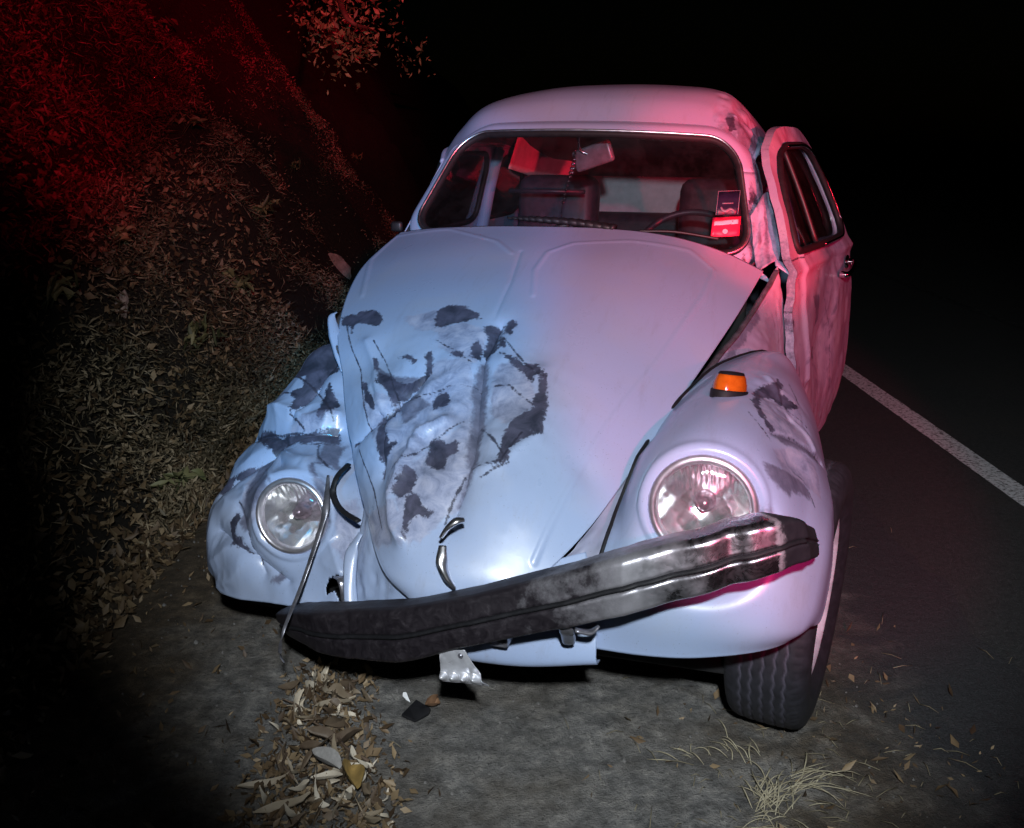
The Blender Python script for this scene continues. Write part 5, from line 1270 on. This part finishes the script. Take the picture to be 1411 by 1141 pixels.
# tail: rear fenders, rear bumper, running boards
for sg in (1, -1):
    net = []
    for k, a in enumerate(np.linspace(R(190), R(-25), 9)):
        cy, sz = math.cos(a), math.sin(a)
        pt = lambda x, r_: (sg * x, 2.40 - r_ * cy * -1 if False else 2.40 + r_ * cy, .32 + r_ * sz)
        net.append([pt(.57, .47), pt(.64, .465), pt(.72, .43), pt(.77, .375), pt(.775, .345)])
    grid_obj('rear_fender', surf(net, 70, 40), M['paint'], car, None, None, .004, sg < 0)
    MB().box((sg * .62 if sg > 0 else -.765, .50, .255), (.765 if sg > 0 else -.62, 1.98, .285), .01).build('running_board', M['rubber'], car, True, 40)
mb = MB(); mb.tube([(-.74, 2.85, .45), (-.68, 3.08, .45), (0, 3.17, .45), (.68, 3.08, .45), (.74, 2.85, .45)], .055, 10, False, .35, 40)
mb.build('rear_bumper', M['old_chrome'], car)

# beads hanging from the mirror
top_ = Vector(car.matrix_basis @ Vector(cm + np.array([-.055, -.02, .015])))
pts_ = []
V_all, F_all = MB(), None
import bmesh
bc = empty('bead_chain', top_)
tag(bc, 'string of small pale beads hanging from the mirror behind the windshield', 'beads')
bm = bmesh.new(); bmesh.ops.create_icosphere(bm, subdivisions=2, radius=.0052)
bme = bpy.data.meshes.new('bead'); bm.to_mesh(bme); bm.free(); bme.materials.append(M['chrome'])
bme.polygons.foreach_set('use_smooth', np.ones(len(bme.polygons), bool))
for k in range(13):
    s = k / 12
    for q in (0, 1):
        if q and k > 7: continue
        o = bpy.data.objects.new('bead', bme); link(o, bc)
        o.location = (-.040 * s + (.008 * math.sin(s * 5) if q else 0), .004 * q, -.165 * s)
MB().tube([(0, 0, 0), (-.04, 0, -.165), (-.043, 0, -.22)], .0012, 6, n=12).build('cord', M['black'], bc)
MB().box((-.049, -.004, -.245), (-.037, .004, -.22), .003).build('pendant', M['chrome'], bc)

# ================================================================== THINGS ON THE GROUND AND THE BANK
GP = PB['ground']; BP = PB['bank']
g = np.random.default_rng(77)

def leaf_mesh(name, L, W, curl, twist, seed, mat, n=6):
    """one bent leaf: 3 strips of quads with a midrib fold"""
    r_ = np.random.default_rng(seed)
    t_ = np.linspace(0, 1, n)
    w = W * np.sin(np.pi * np.clip(t_ * .94 + .04, 0, 1)) ** .8 * (1 - .25 * t_) + .0006
    V = []
    for k in range(n):
        a = curl * (t_[k] - .3)
        c_ = np.array([L * (t_[k] - .5), .006 * math.sin(t_[k] * 5 + seed), L * .35 * a * a * np.sign(curl)])
        tw = twist * t_[k]
        for q in (-1, -.45, 0, .45, 1):
            jag = 1 + .12 * (r_.random() - .5)
            z = abs(q) ** 1.5 * w[k] * (.45 + .4 * curl)
            V.append(c_ + np.array([0, q * w[k] * .5 * jag * math.cos(tw), z + q * w[k] * .5 * math.sin(tw)]))
    me = mesh(name, V, grid_faces(n, 5).tolist(), True, [mat])
    attr(me, 'tint', np.full(len(V), .05 + .95 * r_.random()))
    return me
def settle(o, x, y, z, rot):
    o.location = (x, y, z); o.rotation_euler = rot
def hz(x, y): return float(gz(np.array([x]), np.array([y]))[0])

# heap of dry leaves and peelings in front of the crushed corner
heap = np.array(GP['heap'])
def in_heap(x, y): return sdf_poly(np.array([[x]]), np.array([[y]]), heap)[0, 0]
variants = [leaf_mesh('dry_leaf', L, W, c_, tw, 300 + k, M['dry']) for k, (L, W, c_, tw) in enumerate(
    [(.060, .019, 1.6, .8), (.072, .014, 1.9, 1.6), (.046, .024, 1.2, .5), (.085, .013, 1.4, 2.2), (.040, .017, 2.2, 1.0), (.062, .028, .9, -.8), (.056, .012, 2.4, 1.9), (.075, .020, 1.6, -1.6), (.034, .014, 1.3, .8), (.066, .009, 1.0, 2.6)])]
cx, cy = heap.mean(0)
k = 0
while k < 105:
    x = heap[:, 0].min() - .06 + g.random() * (np.ptp(heap[:, 0]) + .12); y = heap[:, 1].min() - .05 + g.random() * (np.ptp(heap[:, 1]) + .1)
    d = in_heap(x, y)
    if d > .05 * g.random() ** 3 or math.hypot(x - GP['shard'][0][0], y - GP['shard'][0][1]) < .09: continue
    o = bpy.data.objects.new('dry_leaf', variants[int(g.integers(10))]); link(o)
    settle(o, x, y, hz(x, y) + .010 + .030 * g.random() * min(1, max(.1, -d / .08)), (g.normal() * .45, g.normal() * .45, g.random() * 6.3))
    q = .55 + .75 * g.random(); o.scale = (q, q * (.7 + .5 * g.random()), q * (.5 + .9 * g.random()))
    tag(o, 'small curled dry leaf lying in the heap below the low end of the bumper', 'leaf', 'dry leaves in the heap before the car')
    k += 1
o = obj('dry_leaf', leaf_mesh('dry_leaf', .085, .050, .35, .1, 401, M['grey_leaf'], 9)); settle(o, *GP['greyleaf'][0], .048, (.10, -.12, 2.5)); tag(o, 'broad grey leaf lying flat on top of the leaf heap', 'leaf')
o = obj('dry_leaf', leaf_mesh('dry_leaf', .110, .055, .5, .4, 402, M['yellow_leaf'], 9)); settle(o, *GP['yellowleaf'][0], .040, (.25, .2, 1.9)); tag(o, 'large yellow-brown leaf at the right edge of the leaf heap', 'leaf')
n = 6500
x = heap[:, 0].min() - .2 + g.random(n) * (np.ptp(heap[:, 0]) + .4); y = heap[:, 1].min() - .2 + g.random(n) * (np.ptp(heap[:, 1]) + .4)
kk = (sdf_poly(x, y, heap) < .09 * g.random(n) ** 2) & (np.hypot(x - GP['shard'][0][0], y - GP['shard'][0][1]) > .08)
pp_ = np.stack([x[kk], y[kk], gz(x[kk], y[kk]) + .006 + .014 * g.random(kk.sum())], -1)
leaf_batch('leaf_crumbs', pp_, np.repeat([[0, 0, .2]], len(pp_), 0), .024, M['litter'], 403, .45, .7, .008, .6)
# twigs in and round the heap
for q, L in zip(GP['twig'], (.20, .12, .10, .14)):
    a = g.random() * 3.1
    tw = MB().tube([(-L / 2, 0, .006), (-L / 6, .012, .016), (L / 6, -.006, .012), (L / 2, .010, .022)], [.0042, .0035, .003, .0015], 6, n=14).build('twig', M['bark'])
    settle(tw, q[0], q[1], hz(*q) + .012, (0, 0, a)); tag(tw, 'thin dark twig lying among the dry leaves near the bumper', 'twig', 'twigs among the dry leaves')
# loose scraps scattered over the shoulder, mostly near the bank and under the turned wheel
n = 3600
x = -1.3 + 2.4 * g.random(n); y = .9 + 2.6 * g.random(n)
w_ = np.clip(1.1 * (-.35 - x), 0, 1) + 1.0 * np.exp(-((x - .82) ** 2 + (y - 1.95) ** 2) / .10) + .05
kk = g.random(n) < w_
pp_ = np.stack([x[kk], y[kk], gz(x[kk], y[kk]) + .004], -1)
leaf_batch('leaf_litter', pp_, np.repeat([[0, 0, .4]], len(pp_), 0), .026, M['litter'], 404, .35, .8, .004, .4)
n = 2600
x = -.9 + 2.3 * g.random(n); y = 1.0 + 2.4 * g.random(n)
kk = g.random(n) < np.exp(-((x - .72) ** 2 / .10 + (y - 1.75) ** 2 / .14)) * .8 + .025
V, Fc, tv = [], [], []
mbs = MB()
for a, b_ in zip(x[kk], y[kk]):
    th_ = g.random() * 6.3; L = .02 + .06 * g.random() ** 2
    z_ = hz(a, b_) + .004
    d2 = np.array([math.cos(th_), math.sin(th_), 0]) * L
    mbs.tube([np.array([a, b_, z_]), np.array([a, b_, z_ + .003 + .006 * g.random()]) + d2 * .5, np.array([a, b_, z_]) + d2], [.0010, .0012, .0006], 3)
st_ = mbs.build('straw', M['straw']); st_['kind'] = 'stuff'; attr(st_.data, 'tint', g.random(len(st_.data.vertices)) * .45 + .05)
# uprooted tufts of bleached grass beside the wheel
def tuft(x, y, n, L, dirn, spread, label, seed, flat=.25):
    r_ = np.random.default_rng(seed)
    mb = MB()
    for k in range(n):
        a = dirn + r_.normal() * spread * (1.6 if r_.random() < .35 else .8)
        l2 = L * (.35 + .75 * r_.random()); bnd = r_.normal() * .7
        e = np.array([math.cos(a), math.sin(a), 0]); e2 = np.array([-e[1], e[0], 0])
        z0 = flat * l2 * r_.random()
        p0 = np.array([r_.normal() * .022, r_.normal() * .022, .004]) + e * l2 * .25 * r_.normal()
        mb.tube([p0, p0 + e * l2 * .35 + np.array([0, 0, z0 * .8 + .004]), p0 + e * l2 * .7 + e2 * bnd * l2 * .12 + np.array([0, 0, z0 + .003]), p0 + e * l2 + e2 * bnd * l2 * .3 + np.array([0, 0, max(.003, z0 * .5)])], [.0010, .0017, .0014, .0005], 5, False, .5, 9)
    o = mb.build('dry_grass_tuft', M['straw'])
    attr(o.data, 'tint', np.clip(.62 + .3 * r_.normal(size=len(o.data.vertices)) * .4, 0, 1))
    o.location = (x, y, hz(x, y)); tag(o, label, 'grass tuft', 'bleached grass tufts by the wheel')
T_ = GP['tuft']
rs0 = np.random.default_rng(9)
tuft(*T_[0], 40, .115, R(55), .55, 'largest bleached grass tuft on the ground in front of the turned wheel', 501)
tuft(*T_[1], 20, .12, R(20), .35, 'bleached grass tuft with long blades reaching right towards the road', 502)
tuft(*T_[2], 12, .07, R(110), .5, 'small pale grass tuft left of the large one by the wheel', 503)
tuft(*T_[3], 12, .09, R(200), .6, 'low bleached grass tuft nearest the bottom edge of the picture', 504)
tuft(*T_[4], 8, .06, R(150), .5, 'sparse few straws lying on bare ground well left of the wheel', 505)

# broken bits below the bumper
def shard(name, px, pts, th_, mat, label, cat, rot=(0, 0, 0), lift=.006):
    p = np.array(pts, float)
    k = len(p)
    V = np.concatenate([np.c_[p, np.zeros(k)], np.c_[p * .96, np.full(k, th_)]])
    V[:, 2] += .25 * V[:, 0] ** 2 / .05
    F = [list(range(k))[::-1], [k + q for q in range(k)]] + [[q, (q + 1) % k, k + (q + 1) % k, k + q] for q in range(k)]
    o = obj(name, mesh(name, V, F, False), mat)
    settle(o, px[0], px[1], hz(*px) + lift, rot); tag(o, label, cat)
shard('plastic_shard', GP['shard'][0], [(-.036, -.012), (-.004, -.028), (.030, -.010), (.036, .004), (.004, .040), (-.016, .016)], .006, M['black'], 'black diamond-shaped plastic shard on the ground below the bumper', 'debris', (.25, .1, .2), .010)
shard('glass_shard', GP['chip'][0], [(-.012, .010), (-.004, .012), (.006, -.002), (.014, -.012), (.002, -.008), (-.010, .0)], .003, M['white_chip'], 'small white curved chip on the ground above the black shard', 'debris', (.5, .1, -.2), .006)
o = obj('curled_leaf', leaf_mesh('curled_leaf', .042, .026, 1.6, .8, 410, M['brown_leaf'], 9)); settle(o, *GP['curl'][0], .016, (.6, .3, 1.2)); tag(o, 'brown curled leaf touching the black plastic shard', 'leaf')

# pebbles
n = 3000
x = -1.4 + 2.3 * g.random(n); y = .9 + 3 * g.random(n)
ico_v = np.array([(0, 0, 1), (.9, 0, .2), (-.45, .78, .25), (-.45, -.78, .15), (.4, .6, -.5), (-.7, 0, -.5), (.4, -.6, -.5)])
ico_f = [(0, 1, 2), (0, 2, 3), (0, 3, 1), (1, 4, 2), (2, 5, 3), (3, 6, 1)]
mb = MB()
for a, b_ in zip(x, y):
    s_1 = .0012 + .0065 * g.random() ** 6
    mb.add(ico_v * (s_1 * (.7 + .6 * g.random(3))) + np.array([a, b_, hz(a, b_) + s_1 * .3]), [list(f) for f in ico_f])
pb = mb.build('pebbles', simple('pebble_stone', (.13, .125, .12), .85, 0, .5, 60)); pb['kind'] = 'stuff'

# stones, weeds and a leaning tree on the bank
def stone(p, s3, rot, label, mat, seed):
    bm = bmesh.new(); bmesh.ops.create_icosphere(bm, subdivisions=4, radius=1)
    co = np.array([v.co for v in bm.verts])
    q = co * (1 + .35 * vnoise(co[:, 0] + co[:, 2], co[:, 1] - co[:, 2], .55, seed)[:, None] + .12 * vnoise(co[:, 0], co[:, 1] + co[:, 2], .22, seed + 1)[:, None])
    for v, c_ in zip(bm.verts, q): v.co = Vector(c_ * np.array(s3))
    me = bpy.data.meshes.new('stone'); bm.to_mesh(me); bm.free()
    o = obj('stone', me, mat); o.location = p; o.rotation_euler = rot; tag(o, label, 'stone', 'stones in the bank')
M['stone'] = simple('bank_stone', (.30, .25, .22), .85, 0, .4, 22, .5)
stone(Vector(BP['stone'][0]), (.075, .05, .15), (.2, -.6, .3), 'long slanted stone in the bank just beside the left edge of the hood', M['stone'], 601)
stone(Vector(BP['stone'][1]), (.030, .03, .075), (.1, .35, 0), 'bright pointed stone in the middle of the dark lower bank', M['stone'], 603)
leaf_small = [leaf_mesh('leaf', L, W, c_, tw, 620 + k, M['green'], 5) for k, (L, W, c_, tw) in enumerate([(.055, .022, .8, .4), (.070, .020, 1.0, -.5), (.045, .024, .6, .2), (.085, .016, 1.2, .7)])]
def weed(p, n, size, label, seed):
    r_ = np.random.default_rng(seed)
    o = empty('weed', p)
    mb = MB()
    for k in range(max(3, n // 4)):
        e = np.array([.55 + r_.normal() * .4, -.35 + r_.normal() * .5, .9]); e = e / np.linalg.norm(e) * size * (.6 + .5 * r_.random())
        q = np.array([r_.normal() * .03, r_.normal() * .03, -.02])
        pth = cr([q, q + e * .5 + np.array([0, 0, .02]), q + e + np.array([.02, -.01, -.03])], 8)
        mb.tube(pth, [.003, .0012], 5)
        for w in range(4):
            l_ = bpy.data.objects.new('leaf', leaf_small[int(r_.integers(4))]); link(l_, o)
            l_.location = pth[3 + w]; l_.rotation_euler = (r_.normal() * .6, -.3 + r_.normal() * .6, r_.random() * 6.3)
            sc_ = .7 + .7 * r_.random(); l_.scale = (sc_, sc_, sc_)
    mb.build('stem', M['green'], o)
    tag(o, label, 'weed', 'leafy weeds on the bank')
WL = ['leafy weed high on the bank, nearest the top left corner', 'leafy weed left of centre near the top of the bank', 'broad leafy weed in the middle of the red-lit bank', 'leafy weed low on the bank left of the roof', 'red-lit weed at the left edge halfway up the bank', 'drooping weed just above the bright pointed stone', 'spreading weed at the left above the dark lower bank', 'brown weed on the lower bank near the crushed fender', 'weed on the bank directly left of the windshield', 'weed near the bank top beside the hanging branch', 'weed on the bank above the slanted stone', 'low weed at the foot of the bank left of the fender', 'tall weed between the two stones on the bank', 'small weed in the dark at the lower left']
for k, (p, lb) in enumerate(zip(BP['weed'], WL)):
    weed(Vector(p), 14 + int(8 * g.random()), .16 + .10 * g.random(), lb, 640 + k)
# tree: trunk on the bank, a limb reaching over it
tr = empty('tree', BP['tree'][0])
tag(tr, 'leaning tree on the bank with a leafy branch hanging over the road', 'tree')
b0 = np.array(BP['tree'][0]); tip = np.array(BP['branch'][0])
mid_t = (b0 + tip) / 2 + np.array([-.25, 0, 1.35])
MB().tube([(0, 0, -.3), (.05, 0, .7), mid_t - b0 + np.array([-.25, .1, .1]), mid_t - b0 + np.array([-.3, .2, 1.2]), mid_t - b0 + np.array([.1, .4, 2.2])], [.10, .085, .07, .05, .02], 12, n=40).build('trunk', M['bark'], tr)
br = [mid_t - b0 + np.array([-.25, .1, .1]), mid_t - b0 + np.array([.25, 0, .15]), (tip - b0) + np.array([-.22, 0, .20]), tip - b0]
MB().tube(br, [.045, .03, .018, .004], 8, n=30).build('branch', M['bark'], tr)
rr_ = np.random.default_rng(660)
cp = []
for q in cr(br, 14)[5:]:
    for _ in range(4): cp.append(q + rr_.normal(size=3) * np.array([.11, .15, .10]))
for q in cr([mid_t - b0, mid_t - b0 + np.array([-.3, .2, 1.2]), mid_t - b0 + np.array([.1, .4, 2.2])], 10):
    for _ in range(6): cp.append(q + rr_.normal(size=3) * np.array([.45, .5, .3]))
cp = np.array(cp)
pts = (cp[rr_.integers(len(cp), size=4200)] + rr_.normal(size=(4200, 3)) * .06)
cw = leaf_batch('crown', pts, np.repeat([[.2, -.2, -.4]], len(pts), 0), .036, M['green'], 661, .40, .8, .01, .3, None, None)
cw.parent = tr
